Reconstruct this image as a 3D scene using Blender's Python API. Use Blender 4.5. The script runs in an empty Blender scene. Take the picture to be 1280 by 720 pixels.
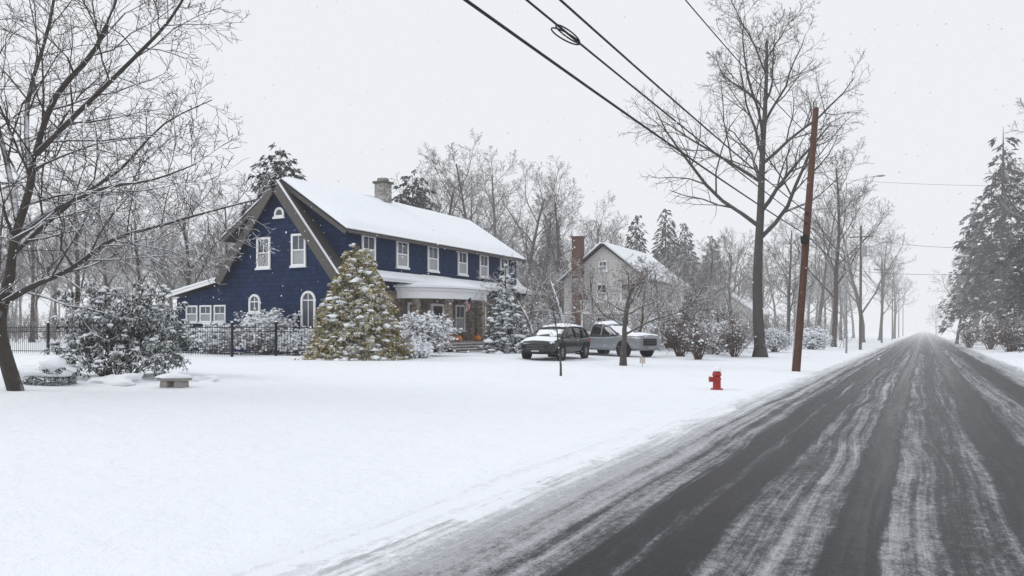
import bpy, bmesh, math, random
from mathutils import Vector, noise
SC=bpy.context.scene; COL=SC.collection
YAW=math.radians(27.25); CY,SY=math.cos(YAW),math.sin(YAW); HC=1.7; HOR=412.; F=1000.
def at(px,D):
    x=(px-640)/F*D; return (CY*x-SY*D, SY*x+CY*D)
def zat(py,D): return HC+(HOR-py)/F*D
def sm(a,b,v):
    v=max(0.,min(1.,(v-a)/(b-a))); return v*v*(3-2*v)
def gz(x,y):
    t=abs(x)
    z=-.05+.060*sm(4.15,4.6,t)
    z+=.385*sm(4.8,23,-x) if x<0 else .5*sm(4.8,12,x)
    z+=(noise.noise((x*.3,y*.3,0))*.07+noise.noise((x*.9,y*.9,3))*.03)*sm(4.6,8.5,t)
    return z
def gp(px,py):
    D=25.
    for _ in range(30):
        x,y=at(px,D); D=(HC-gz(x,y))*F/(py-HOR)
    x,y=at(px,D); return x,y,gz(x,y),D
def gd(px,D):
    x,y=at(px,D); return x,y,gz(x,y)
# ------------------------------------------------------------------ mesh builder
CS={n:[(math.cos(2*math.pi*k/n),math.sin(2*math.pi*k/n)) for k in range(n)] for n in range(3,40)}
_b=bmesh.new(); bmesh.ops.create_icosphere(_b,subdivisions=1,radius=1)
ICO_V=[v.co.copy() for v in _b.verts]; ICO_F=[[v.index for v in f.verts] for f in _b.faces]; _b.free()
_b=bmesh.new(); bmesh.ops.create_icosphere(_b,subdivisions=3,radius=1)
ICO3_V=[v.co.copy() for v in _b.verts]; ICO3_F=[[v.index for v in f.verts] for f in _b.faces]; _b.free()
class MB:
    def __init__(s): s.v=[]; s.f=[]; s.m=[]
    def add(s,vs,fs,mi=0):
        b=len(s.v); s.v+=[tuple(v) for v in vs]
        for f in fs: s.f.append([b+i for i in f]); s.m.append(mi)
        return s
    def box(s,x0,x1,y0,y1,z0,z1,mi=0,M=None):
        vs=[(x,y,z) for z in (z0,z1) for y in (y0,y1) for x in (x0,x1)]
        if M: vs=[M(*v) for v in vs]
        return s.add(vs,[(0,2,3,1),(4,5,7,6),(0,1,5,4),(2,6,7,3),(0,4,6,2),(1,3,7,5)],mi)
    def prism(s,poly,a0,a1,mi=0,M=None):   # poly in (x,z), extruded along y
        n=len(poly)
        vs=[(x,a0,z) for x,z in poly]+[(x,a1,z) for x,z in poly]
        if M: vs=[M(*v) for v in vs]
        fs=[tuple(range(n)),tuple(range(2*n-1,n-1,-1))]+[(i,i+n,(i+1)%n+n,(i+1)%n) for i in range(n)]
        return s.add(vs,fs,mi)
    def tube(s,pts,rs,n=6,mi=0,cap=False):
        cs=CS[n]; b=len(s.v); N=len(pts); ap=s.v.append
        for i in range(N):
            p=pts[i]; d=pts[min(i+1,N-1)]-pts[max(i-1,0)]
            if abs(d.z)<.85*d.length: a=Vector((d.y,-d.x,0))
            else: a=Vector((0,d.z,-d.y))
            a.normalize(); e=d.cross(a); e.normalize(); r=rs[i]
            a=a*r; e=e*r
            for c,q in cs: ap((p.x+a.x*c+e.x*q,p.y+a.y*c+e.y*q,p.z+a.z*c+e.z*q))
        for i in range(N-1):
            o=b+i*n
            for k in range(n):
                k2=(k+1)%n
                s.f.append((o+k,o+k2,o+n+k2,o+n+k)); s.m.append(mi)
        if cap:
            s.f.append(tuple(range(b+n-1,b-1,-1))); s.m.append(mi)
            o=b+(N-1)*n; s.f.append(tuple(range(o,o+n))); s.m.append(mi)
        return s
    def cyl(s,p0,p1,r0,r1=None,n=12,mi=0):
        return s.tube([Vector(p0),Vector(p1)],[r0,r0 if r1 is None else r1],n,mi,True)
    def lathe(s,prof,n=16,mi=0,o=(0,0,0)):
        b=len(s.v)
        for r,z in prof:
            for c,q in CS[n]: s.v.append((o[0]+r*c,o[1]+r*q,o[2]+z))
        for i in range(len(prof)-1):
            for k in range(n):
                k2=(k+1)%n; s.f.append((b+i*n+k,b+i*n+k2,b+(i+1)*n+k2,b+(i+1)*n+k)); s.m.append(mi)
        s.f.append(tuple(range(b+n-1,b-1,-1))); s.m.append(mi)
        o2=b+(len(prof)-1)*n; s.f.append(tuple(range(o2,o2+n))); s.m.append(mi)
        return s
    def blob(s,c,r,rnd,j=.25,mi=0,hi=False,flat=None):
        sd=rnd.random()*50; V,Fc=(ICO3_V,ICO3_F) if hi else (ICO_V,ICO_F)
        vs=[]
        for v in V:
            k=1+j*noise.noise((v.x*1.6+sd,v.y*1.6,v.z*1.6))*1.6
            z=v.z
            if flat is not None and z<flat: z=flat
            vs.append((c[0]+v.x*r[0]*k,c[1]+v.y*r[1]*k,c[2]+z*r[2]*k))
        return s.add(vs,Fc,mi)
    def leaf(s,p,d,up,L,w,mi=0,droop=.25):
        sd=d.cross(up); sd.normalize(); m=p+d*(L*.5); t=p+d*L; 
        b=len(s.v); k=sd*(w*.5)
        s.v+= [(p.x,p.y,p.z),(m.x+k.x,m.y+k.y,m.z+k.z),(t.x,t.y,t.z-L*droop),(m.x-k.x,m.y-k.y,m.z-k.z)]
        s.f.append((b,b+1,b+2,b+3)); s.m.append(mi)
    def mesh(s,name,mats,smooth=False,recalc=False):
        me=bpy.data.meshes.new(name); me.from_pydata(s.v,[],s.f)
        if not isinstance(mats,(list,tuple)): mats=[mats]
        for m in mats: me.materials.append(m)
        if len(mats)>1: me.polygons.foreach_set('material_index',s.m)
        if smooth: me.polygons.foreach_set('use_smooth',[True]*len(s.f))
        if recalc:
            b=bmesh.new(); b.from_mesh(me); bmesh.ops.recalc_face_normals(b,faces=b.faces); b.to_mesh(me); b.free()
        me.update(); return me
    def build(s,name,mats,parent=None,smooth=False,bevel=0,seg=2,recalc=True,sub=0):
        o=bpy.data.objects.new(name,s.mesh(name,mats,smooth,recalc)); COL.objects.link(o)
        if parent: o.parent=parent
        if bevel:
            m=o.modifiers.new('b','BEVEL'); m.width=bevel; m.segments=seg; m.limit_method='ANGLE'
        if sub:
            m=o.modifiers.new('s','SUBSURF'); m.levels=sub; m.render_levels=sub
        return o
def thing(name,label,cat,loc=(0,0,0),rotz=0,group=None):
    o=bpy.data.objects.new(name,None); COL.objects.link(o); o.empty_display_size=.2
    o.location=loc; o.rotation_euler=(0,0,rotz); o['label']=label; o['category']=cat
    if group: o['group']=group
    return o
def tag(o,label,cat,group=None,kind=None):
    o['label']=label; o['category']=cat
    if group: o['group']=group
    if kind: o['kind']=kind
    return o
def link(name,me,parent):
    o=bpy.data.objects.new(name,me); COL.objects.link(o); o.parent=parent; return o
# ------------------------------------------------------------------ materials
class NT:
    def __init__(s,name):
        s.m=bpy.data.materials.new(name); s.m.use_nodes=True; s.t=s.m.node_tree; s.b=s.t.nodes['Principled BSDF']
    def n(s,ty,**k):
        nd=s.t.nodes.new(ty)
        for a,v in k.items(): setattr(nd,a,v)
        return nd
    def l(s,a,b): s.t.links.new(a,b)
    def val(s,sock,v):
        if isinstance(v,(int,float,tuple)): sock.default_value=v
        else: s.l(v,sock)
    def math(s,op,a,b=0.,c=None,clamp=False):
        nd=s.n('ShaderNodeMath',operation=op,use_clamp=clamp); s.val(nd.inputs[0],a); s.val(nd.inputs[1],b)
        if c is not None: s.val(nd.inputs[2],c)
        return nd.outputs[0]
    def rng(s,v,a,b,c=0.,d=1.):
        nd=s.n('ShaderNodeMapRange',interpolation_type='SMOOTHSTEP'); s.l(v,nd.inputs[0])
        for i,q in enumerate((a,b,c,d)): nd.inputs[1+i].default_value=q
        return nd.outputs[0]
    def mix(s,f,a,b):
        nd=s.n('ShaderNodeMix',data_type='RGBA'); s.val(nd.inputs[0],f)
        for i,q in ((6,a),(7,b)):
            if isinstance(q,tuple): nd.inputs[i].default_value=(*q[:3],1)
            else: s.l(q,nd.inputs[i])
        return nd.outputs[2]
    def pos(s): return s.n('ShaderNodeNewGeometry').outputs['Position']
    def obj(s): return s.n('ShaderNodeTexCoord').outputs['Object']
    def noise(s,vec,scale,detail=3,rough=.55,out='Fac'):
        nd=s.n('ShaderNodeTexNoise'); s.l(vec,nd.inputs['Vector']); nd.inputs['Scale'].default_value=scale
        nd.inputs['Detail'].default_value=detail; nd.inputs['Roughness'].default_value=rough
        return nd.outputs[out]
    def map(s,vec,sc):
        nd=s.n('ShaderNodeMapping'); s.l(vec,nd.inputs[0]); nd.inputs['Scale'].default_value=sc; return nd.outputs[0]
    def ramp(s,f,stops,interp='LINEAR'):
        nd=s.n('ShaderNodeValToRGB'); s.l(f,nd.inputs[0]); cr=nd.color_ramp; cr.interpolation=interp
        while len(cr.elements)<len(stops): cr.elements.new(.5)
        for e,(p,c) in zip(cr.elements,stops):
            e.position=p; e.color=(c,c,c,1) if isinstance(c,(int,float)) else (*c,1)
        return nd.outputs[0]
    def bump(s,h,st=.3,dist=.02):
        nd=s.n('ShaderNodeBump'); s.l(h,nd.inputs['Height']); nd.inputs['Strength'].default_value=st; nd.inputs['Distance'].default_value=dist
        s.l(nd.outputs[0],s.b.inputs['Normal'])
    def set(s,col=None,rough=.6,spec=.3,metal=0.):
        if col is not None: s.val(s.b.inputs['Base Color'],(*col,1) if isinstance(col,tuple) else col)
        s.val(s.b.inputs['Roughness'],rough); s.val(s.b.inputs['Specular IOR Level'],spec); s.b.inputs['Metallic'].default_value=metal
        return s.m
SNOWC=(.83,.86,.90)
def m_plain(name,c,rough=.6,spec=.3,var=.25,scale=6.,metal=0.,bump=0.):
    t=NT(name); n=t.noise(t.obj(),scale,4)
    t.set(t.mix(n,tuple(x*(1-var) for x in c),tuple(x*(1+var) for x in c)),rough,spec,metal)
    if bump: t.bump(n,bump,.02)
    return t.m
def m_snowtop(name,c,lo,hi,rough=.85,var=.35,scale=5.,bump=.5,amt=1.):
    t=NT(name); p=t.pos(); n=t.noise(p,scale,4)
    base=t.mix(n,tuple(x*(1-var) for x in c),tuple(x*(1+var) for x in c))
    g=t.n('ShaderNodeNewGeometry'); sp=t.n('ShaderNodeSeparateXYZ'); t.l(g.outputs['Normal'],sp.inputs[0])
    n2=t.noise(p,2.3,3)
    v=t.math('ADD',sp.outputs[2],t.math('MULTIPLY',t.math('SUBTRACT',n2,.5),.9))
    f=t.math('MULTIPLY',t.rng(v,lo,hi),amt)
    t.set(t.mix(f,base,SNOWC),rough,.15)
    if bump: t.bump(t.noise(p,scale*5,3),bump,.02)
    return t.m
def m_snow():
    t=NT('snow'); p=t.pos(); n=t.noise(p,.35,3); n2=t.noise(p,9,5,.6); n3=t.noise(p,60,2)
    t.set(t.mix(n,(.82,.85,.89),(.87,.885,.91)),.8,.15)
    h=t.math('ADD',t.math('MULTIPLY',n2,.7),t.math('MULTIPLY',n3,.3))
    t.bump(h,.35,.03); return t.m
SNOW=m_snow()
def m_flake():
    t=NT('snowflake'); t.set((.9,.91,.93),.8,.1); tr=t.n('ShaderNodeBsdfTranslucent'); tr.inputs[0].default_value=(.95,.95,.97,1)
    n=t.noise(t.pos(),40,1); mx=t.n('ShaderNodeMixShader'); t.l(t.rng(n,0,1,.5,.7),mx.inputs[0]); t.l(t.b.outputs[0],mx.inputs[1]); t.l(tr.outputs[0],mx.inputs[2])
    t.l(mx.outputs[0],t.t.nodes['Material Output'].inputs['Surface']); return t.m
FLAKE=m_flake()
def lawn_base(t,p):
    n=t.noise(p,.25,3); n2=t.noise(p,5,5,.62); n3=t.noise(p,38,3,.6); big=t.noise(p,1.1,4)
    h=t.math('ADD',t.math('ADD',t.math('MULTIPLY',n2,.6),t.math('MULTIPLY',n3,.2)),t.math('MULTIPLY',big,1.8))
    return t.mix(n,(.80,.83,.875),(.86,.88,.91)),h
def m_lawn():
    t=NT('snow_lawn'); p=t.pos(); base,h=lawn_base(t,p)
    sp=t.n('ShaderNodeSeparateXYZ'); t.l(p,sp.inputs[0])
    near=t.rng(t.math('ABSOLUTE',sp.outputs[0]),7.5,4.2)
    speck=t.math('MULTIPLY',t.rng(t.noise(p,17,4,.7),.66,.76),near)
    base=t.mix(t.math('MULTIPLY',speck,.35),base,(.25,.22,.19))
    t.set(base,.8,.15); t.bump(h,.8,.09); return t.m
LAWN=m_lawn()
def m_road():
    t=NT('slushy_asphalt'); p=t.pos(); sp=t.n('ShaderNodeSeparateXYZ'); t.l(p,sp.inputs[0])
    snowc,snowh=lawn_base(t,p)
    wob=t.noise(t.map(p,(.03,.05,.05)),1,2)
    x=t.math('ADD',sp.outputs[0],t.math('MULTIPLY',t.math('SUBTRACT',wob,.5),.6))
    edge=t.noise(t.map(p,(1.5,1.0,1)),1.,4,.6); x=t.math('ADD',x,t.math('MULTIPLY',t.math('SUBTRACT',edge,.5),.16))
    u=t.math('ADD',t.math('MULTIPLY',x,.1),.5,clamp=True)
    X=lambda v:.5+v*.1
    stops=[(X(-3.6),1.),(X(-3.3),.80),(X(-3.15),.50),(X(-3.02),.70),(X(-2.85),.62),(X(-2.72),.36),(X(-2.58),.56),(X(-2.42),.46),(X(-2.3),.17),(X(-2.08),.2),(X(-1.97),.46),(X(-1.84),.13),(X(-1.62),.16),(X(-1.47),.50),(X(-1.3),.40),(X(-.98),.55),(X(-.78),.48),(X(-.68),.0),(X(-.42),.0),(X(-.3),.55),(X(-.05),.48),(X(.2),.36),(X(.6),.5),(X(.78),.05),(X(1.15),.06),(X(1.35),.52),(X(1.9),.44),(X(2.2),.15),(X(2.5),.2),(X(2.8),.6),(X(3.3),.7),(X(3.7),1.)]
    base=t.ramp(u,stops)
    # many thin curving tyre lines, two families crossing at a slight angle
    def lines(bs,amp,sc,yk):
        cx=t.n('ShaderNodeCombineXYZ'); bend=t.noise(t.map(p,(.0,bs,0)),1,2)
        t.l(t.math('ADD',sp.outputs[0],t.math('MULTIPLY',t.math('SUBTRACT',bend,.5),amp)),cx.inputs[0]); t.l(t.math('MULTIPLY',sp.outputs[1],yk),cx.inputs[1])
        return t.noise(cx.outputs[0],sc,3,.65)
    ln=lines(.035,1.6,5.5,.012); ln2=lines(.05,2.6,11.,.006)
    g1=t.noise(t.map(p,(1,.6,1)),13,4,.72); g2=t.noise(p,46,4,.78); cl=t.noise(t.map(p,(2.6,.9,1)),1.,4,.62)
    v=t.math('ADD',base,t.math('MULTIPLY',t.math('SUBTRACT',ln,.5),.55))
    v=t.math('ADD',v,t.math('MULTIPLY',t.math('SUBTRACT',ln2,.5),.65))
    v=t.math('ADD',v,t.math('MULTIPLY',t.math('SUBTRACT',g1,.5),.6))
    v=t.math('ADD',v,t.math('MULTIPLY',t.math('SUBTRACT',g2,.5),.8))
    v=t.math('ADD',v,t.math('MULTIPLY',t.math('SUBTRACT',cl,.5),.4))
    ax=t.math('ABSOLUTE',x)
    rag=t.math('ADD',t.math('MULTIPLY',t.math('SUBTRACT',t.noise(t.map(p,(1.2,.5,1)),1.,5,.7),.5),1.5),t.math('MULTIPLY',t.math('SUBTRACT',ln2,.5),.7))
    ed=t.math('ADD',ax,rag)
    v=t.math('MAXIMUM',v,t.rng(ed,3.0,3.95,0.,1.05)); v=t.math('MAXIMUM',v,t.rng(sp.outputs[0],-3.7,-4.15,0.,1.1))
    f=t.rng(v,.24,.62)
    slush=t.ramp(v,[(.3,(.15,.15,.156)),(.52,(.265,.267,.28)),(.78,(.52,.53,.555)),(.95,(.80,.82,.85))])
    slush=t.mix(t.rng(v,.85,1.),slush,snowc)
    wet=t.mix(t.noise(p,90,3,.7),(.008,.0085,.010),(.036,.037,.042))
    t.set(t.mix(f,wet,slush),t.rng(v,.2,.6,.28,.8),t.rng(v,.2,.6,.2,.15))
    hb=t.math('ADD',t.math('ADD',t.math('MULTIPLY',v,1.),t.math('MULTIPLY',g2,.3)),t.math('MULTIPLY',t.math('MULTIPLY',snowh,t.rng(v,.8,1.)),1.0))
    t.bump(hb,.65,.05); return t.m
ROAD=m_road()
def m_siding(name,c,pitch,var=.45,line=.3):
    t=NT(name); o=t.obj(); sp=t.n('ShaderNodeSeparateXYZ'); t.l(o,sp.inputs[0])
    fr=t.math('FRACT',t.math('DIVIDE',sp.outputs[2],pitch))
    row=t.math('FLOOR',t.math('DIVIDE',sp.outputs[2],pitch))
    hx=t.math('ADD',sp.outputs[0],sp.outputs[1])
    cell=t.n('ShaderNodeTexWhiteNoise',noise_dimensions='2D'); cb=t.n('ShaderNodeCombineXYZ')
    t.l(t.math('FLOOR',t.math('ADD',t.math('MULTIPLY',hx,4.2),t.math('MULTIPLY',row,.37))),cb.inputs[0]); t.l(row,cb.inputs[1]); t.l(cb.outputs[0],cell.inputs['Vector'])
    n=t.noise(o,1.2,3)
    f=t.math('ADD',t.math('MULTIPLY',cell.outputs['Value'],.6),t.math('MULTIPLY',n,.4))
    col=t.mix(f,tuple(x*(1-var) for x in c),tuple(x*(1+var) for x in c))
    dark=t.rng(fr,.0,.16,line,1.)
    mm=t.n('ShaderNodeMix',data_type='RGBA',blend_type='MULTIPLY'); mm.inputs[0].default_value=1; t.l(col,mm.inputs[6]); t.l(dark,mm.inputs[7])
    t.set(mm.outputs[2],.7,.12); t.bump(t.math('SUBTRACT',1.,fr),.5,.03); return t.m
NAVY=m_siding('navy_shingle',(.0092,.0245,.073),.26,.4)
BEIGE=m_siding('beige_siding',(.56,.545,.53),.22,.05,.65)  # beige siding, paled towards the haze colour
WHITE=m_plain('white_paint',(.82,.825,.83),.5,.3,.05,3)
TAUPE=m_plain('taupe_trim',(.098,.09,.083),.7,.2,.25,8)
SHINGLE=m_plain('roof_shingle',(.07,.065,.065),.9,.1,.3,12,bump=.4)
GLASS=m_plain('window_glass',(.07,.08,.10),.08,.6,.5,1.3)
BLIND=m_plain('window_blind',(.34,.35,.36),.25,.5,.2,2)
IRON=m_plain('black_iron',(.010,.010,.011),.5,.3,.2,9)
def m_stone(name,a,b,scale=3.):
    t=NT(name); o=t.obj(); vo=t.n('ShaderNodeTexVoronoi'); vo.inputs['Scale'].default_value=scale; t.l(t.map(o,(1,1,1.6)),vo.inputs['Vector'])
    ve=t.n('ShaderNodeTexVoronoi',feature='DISTANCE_TO_EDGE'); ve.inputs['Scale'].default_value=scale; t.l(t.map(o,(1,1,1.6)),ve.inputs['Vector'])
    sp=t.n('ShaderNodeSeparateColor'); t.l(vo.outputs['Color'],sp.inputs[0])
    c=t.mix(sp.outputs[0],a,b); e=t.rng(ve.outputs['Distance'],.02,.07)
    c=t.mix(e,(.2,.185,.175),c); t.set(c,.85,.2); t.bump(e,.6,.03); return t.m
STONE=m_stone('field_stone',(.085,.06,.046),(.26,.19,.145)); GSTONE=m_stone('grey_stone',(.20,.19,.185),(.46,.44,.42),4.5); TSTONE=m_stone('tan_stone',(.14,.11,.09),(.38,.31,.25),5.)
def m_brick():
    t=NT('brick'); o=t.obj(); sp=t.n('ShaderNodeSeparateXYZ'); t.l(o,sp.inputs[0]); cb=t.n('ShaderNodeCombineXYZ')
    t.l(t.math('ADD',sp.outputs[0],sp.outputs[1]),cb.inputs[0]); t.l(sp.outputs[2],cb.inputs[1])
    br=t.n('ShaderNodeTexBrick'); t.l(cb.outputs[0],br.inputs['Vector']); br.inputs['Scale'].default_value=4
    br.inputs['Color1'].default_value=(.10,.05,.04,1); br.inputs['Color2'].default_value=(.15,.078,.06,1); br.inputs['Mortar'].default_value=(.18,.16,.15,1)
    t.set(br.outputs['Color'],.85,.2); return t.m
BRICK=m_brick()
BARK_N=m_snowtop('bark_near',(.060,.051,.046),.25,.75,amt=.95)
BARK_T=m_snowtop('bark_tall',(.08,.071,.066),.5,1.0,amt=.85)
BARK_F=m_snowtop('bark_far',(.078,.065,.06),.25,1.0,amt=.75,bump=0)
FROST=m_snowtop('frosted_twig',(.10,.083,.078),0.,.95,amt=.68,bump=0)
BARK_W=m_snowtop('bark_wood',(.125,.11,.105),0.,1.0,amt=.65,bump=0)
BARK_S=m_snowtop('bark_shrub',(.12,.085,.066),-.2,.55,amt=.95,bump=0)
TWIG_R=m_snowtop('red_twig',(.105,.075,.066),.3,1.0,amt=.8,bump=0)
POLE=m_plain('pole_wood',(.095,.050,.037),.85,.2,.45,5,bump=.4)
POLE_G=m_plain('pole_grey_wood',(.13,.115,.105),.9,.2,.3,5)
def m_fol(name,a,b,lo,hi,amt):
    t=NT(name); p=t.pos(); n=t.noise(p,1.7,3); n3=t.noise(p,14,2)
    f=t.math('ADD',t.math('MULTIPLY',n,.6),t.math('MULTIPLY',n3,.5),clamp=True)
    base=t.mix(t.rng(f,.35,.75),a,b)
    g=t.n('ShaderNodeNewGeometry'); sp=t.n('ShaderNodeSeparateXYZ'); t.l(g.outputs['Normal'],sp.inputs[0])
    v=t.math('ADD',sp.outputs[2],t.math('MULTIPLY',t.math('SUBTRACT',n,.5),.9))
    t.set(t.mix(t.math('MULTIPLY',t.rng(v,lo,hi),amt),base,SNOWC),.8,.15); return t.m
GOLD=m_fol('golden_foliage',(.18,.145,.04),(.48,.385,.14),.45,.95,.9)
SPRUCE=m_fol('spruce_foliage',(.014,.022,.016),(.036,.05,.038),.4,.9,.85)
PINE=m_fol('pine_foliage',(.014,.024,.019),(.038,.052,.042),.5,1.2,.6)
RHODO=m_fol('rhododendron_leaf',(.02,.032,.018),(.06,.07,.04),.35,.85,.9)
DARKP=m_plain('black_car_paint',(.010,.011,.013),.15,.6,.1,2)
SILVP=m_plain('silver_car_paint',(.25,.265,.285),.25,.6,.1,2,.3)
CARGLASS=m_plain('car_glass',(.012,.014,.016),.06,.7,.1,2)
TYRE=m_plain('tyre_rubber',(.015,.015,.016),.8,.2,.2,9)
RIM=m_plain('alloy',(.22,.225,.23),.4,.5,.1,5,.6)
LAMPC=m_plain('headlight_glass',(.5,.52,.55),.12,.7,.1,8)
REDL=m_plain('tail_red',(.25,.01,.01),.2,.6,.1,8)
HYD=m_plain('hydrant_red',(.33,.022,.018),.5,.4,.35,14)
GALV=m_plain('galvanised',(.34,.35,.36),.45,.4,.15,8,.3)
CABLE=m_plain('cable_black',(.010,.010,.011),.6,.3,.1,5)
TERRA=m_plain('terracotta',(.35,.12,.05),.8,.2,.2,8); ORANGE=m_plain('pumpkin_orange',(.55,.17,.02),.5,.3,.2,8)
CONC=m_plain('concrete',(.30,.28,.26),.9,.2,.25,9,bump=.3)
STEPM=m_stone('step_stone',(.10,.085,.075),(.22,.19,.165),2.5)
DOORM=m_plain('door_paint',(.06,.02,.018),.5,.3,.15,4)
# ------------------------------------------------------------------ world, sun, fog, camera
w=bpy.data.worlds.new('World'); SC.world=w; w.use_nodes=True; nt=w.node_tree
bg=nt.nodes['Background']; sky=nt.nodes.new('ShaderNodeTexSky'); sky.sky_type='NISHITA'; sky.sun_disc=False
SUN_EL=math.radians(38); SUN_AZ=math.radians(235)
sky.sun_elevation=SUN_EL; sky.sun_rotation=SUN_AZ
hs=nt.nodes.new('ShaderNodeHueSaturation'); hs.inputs['Saturation'].default_value=.15; nt.links.new(sky.outputs[0],hs.inputs['Color'])
tc=nt.nodes.new('ShaderNodeTexCoord'); sx=nt.nodes.new('ShaderNodeSeparateXYZ'); nt.links.new(tc.outputs['Generated'],sx.inputs[0])
mr=nt.nodes.new('ShaderNodeMapRange'); mr.interpolation_type='SMOOTHSTEP'; nt.links.new(sx.outputs[2],mr.inputs[0]); mr.inputs[1].default_value=.36; mr.inputs[2].default_value=.85
cm=nt.nodes.new('ShaderNodeMix'); cm.data_type='RGBA'; nt.links.new(mr.outputs[0],cm.inputs[0]); cm.inputs[6].default_value=(.865,.885,.925,1); cm.inputs[7].default_value=(1.10,1.13,1.19,1)
ml=nt.nodes.new('ShaderNodeVectorMath'); ml.operation='SCALE'; ml.inputs['Scale'].default_value=10.; nt.links.new(cm.outputs[2],ml.inputs[0])
mx=nt.nodes.new('ShaderNodeMix'); mx.data_type='RGBA'; mx.inputs[0].default_value=.97; nt.links.new(hs.outputs[0],mx.inputs[6]); nt.links.new(ml.outputs[0],mx.inputs[7])
nt.links.new(mx.outputs[2],bg.inputs[0]); bg.inputs[1].default_value=.1
sl=bpy.data.lights.new('sun','SUN'); sl.energy=.8; sl.angle=math.radians(22); sl.color=(1,.98,.95)
so=bpy.data.objects.new('sun',sl); COL.objects.link(so)
so.rotation_euler=(math.pi/2-SUN_EL,0,math.radians(180)-SUN_AZ)
SC.view_settings.view_transform='Standard'; SC.view_settings.look='None'; SC.view_settings.exposure=0
cam=bpy.data.cameras.new('camera'); co=bpy.data.objects.new('camera',cam); COL.objects.link(co); SC.camera=co
co.location=(0,0,HC); co.rotation_euler=(math.pi/2,0,YAW); cam.sensor_width=36; cam.lens=36*F/1280; cam.shift_y=(HOR-360)/1280; cam.clip_end=4000; cam.clip_start=.1
# self-glowing volumes imitating snowy haze, thicker beyond the houses
def haze(name,den):
    fm=bpy.data.materials.new(name); fm.use_nodes=True; ft=fm.node_tree; ft.nodes.remove(ft.nodes['Principled BSDF'])
    ab=ft.nodes.new('ShaderNodeVolumeAbsorption'); ab.inputs[0].default_value=(0,0,0,1); ab.inputs[1].default_value=den
    em=ft.nodes.new('ShaderNodeEmission'); em.inputs[0].default_value=(.845,.865,.905,1); em.inputs[1].default_value=den
    ad=ft.nodes.new('ShaderNodeAddShader'); ft.links.new(ab.outputs[0],ad.inputs[0]); ft.links.new(em.outputs[0],ad.inputs[1])
    ft.links.new(ad.outputs[0],ft.nodes['Material Output'].inputs['Volume']); return fm
o=MB().box(-700,700,-60,1400,-3,75).build('sky',haze('glowing_haze',.0007)); o['kind']='structure'; o['label']='pale self-glowing snowy haze under the overcast winter sky'  # haze box, not the sky itself; its emission stands for scattered daylight
o=MB().box(-690,690,62,1390,-2.5,70).build('sky',haze('far_glowing_haze',.0023)); o['kind']='structure'; o['label']='thicker self-glowing snowy haze hanging over the distance'
# ------------------------------------------------------------------ ground and road
def steps(a,b,d):
    n=max(1,round((b-a)/d)); return [a+(b-a)*i/n for i in range(n)]
xs=[-1400,-700,-400,-220,-140,-100]+steps(-80,-40,4)+steps(-40,-24,1.)+steps(-24,-5.4,.4)+steps(-5.4,-4,.1)+steps(-4,4,2)+steps(4,5.4,.1)+steps(5.4,14,.6)+steps(14,40,3)+[40,80,160,400,1400]
ys=[-200,-60,-20]+steps(-8,30,.4)+steps(30,60,.8)+steps(60,120,3)+steps(120,300,15)+[300,450,700,1000,1500]
g=MB(); nx=len(xs)
for y in ys:
    for x in xs: g.v.append((x,y,gz(x,y)))
for j in range(len(ys)-1):
    for i in range(nx-1):
        a=j*nx+i; g.f.append((a,a+1,a+nx+1,a+nx)); g.m.append(0)
o=g.build('ground',LAWN,smooth=True,recalc=False); o['kind']='structure'; o['label']='snow covered lawn and verges beside the road'
g=MB(); rx=steps(-4.55,4.55,.35)+[4.55]; ry=[-20]+steps(-8,60,.5)+steps(60,200,4)+[200,400,800,1450]
for y in ry:
    for x in rx: g.v.append((x,y,.0+.010*noise.noise((x*2.2,y*.3,7))*sm(4.4,3.8,abs(x))))
n_=len(rx)
for j in range(len(ry)-1):
    for i in range(n_-1):
        a=j*n_+i; g.f.append((a,a+1,a+n_+1,a+n_)); g.m.append(0)
o=g.build('road',ROAD,smooth=True,recalc=False); o['kind']='structure'; o['label']='wet asphalt road with slushy tyre tracks running into the haze'
# ------------------------------------------------------------------ trees
def perp(d):
    a=Vector((d.y,-d.x,0)) if abs(d.z)<.9 else Vector((0,d.z,-d.y))
    a.normalize(); return a,d.cross(a).normalized()
def spec(**k):
    S=dict(n=(12,8,5,4),ratio=(.5,.5,.5,.55),ang=(48,45,45,45),f0=(.3,.2,.15,.15),wob=(.05,.12,.16,.2,.2),trop=(.05,.08,.05,.03,.02),
      taper=(.25,.25,.35,.5,.6),seg=(8,6,4,3,2),sides=(8,6,4,3,3),rr=(.55,.55,.55,.6),minr=.011,mx=4); S.update(k); return S
def grow(tr,cr,R,p,d,L,r,lev,S,tips=None):
    n=S['seg'][lev]; pts=[p]; rs=[r]; ds=[d]; er=max(r*S['taper'][lev],S['minr']*.7); w_=S['wob'][lev]; tz=S['trop'][lev]
    for i in range(n):
        d=(d+Vector((R.gauss(0,w_),R.gauss(0,w_),R.gauss(0,w_)+tz))).normalized()
        p=p+d*(L/n); pts.append(p); rs.append(r+(er-r)*(i+1)/n); ds.append(d)
    (tr if lev<=1 else cr).tube(pts,rs,S['sides'][lev])
    if lev>=S['mx']:
        if tips is not None: tips.append(p)
    else: branch(tr,cr,R,pts,rs,ds,L,lev,S,tips)
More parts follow.
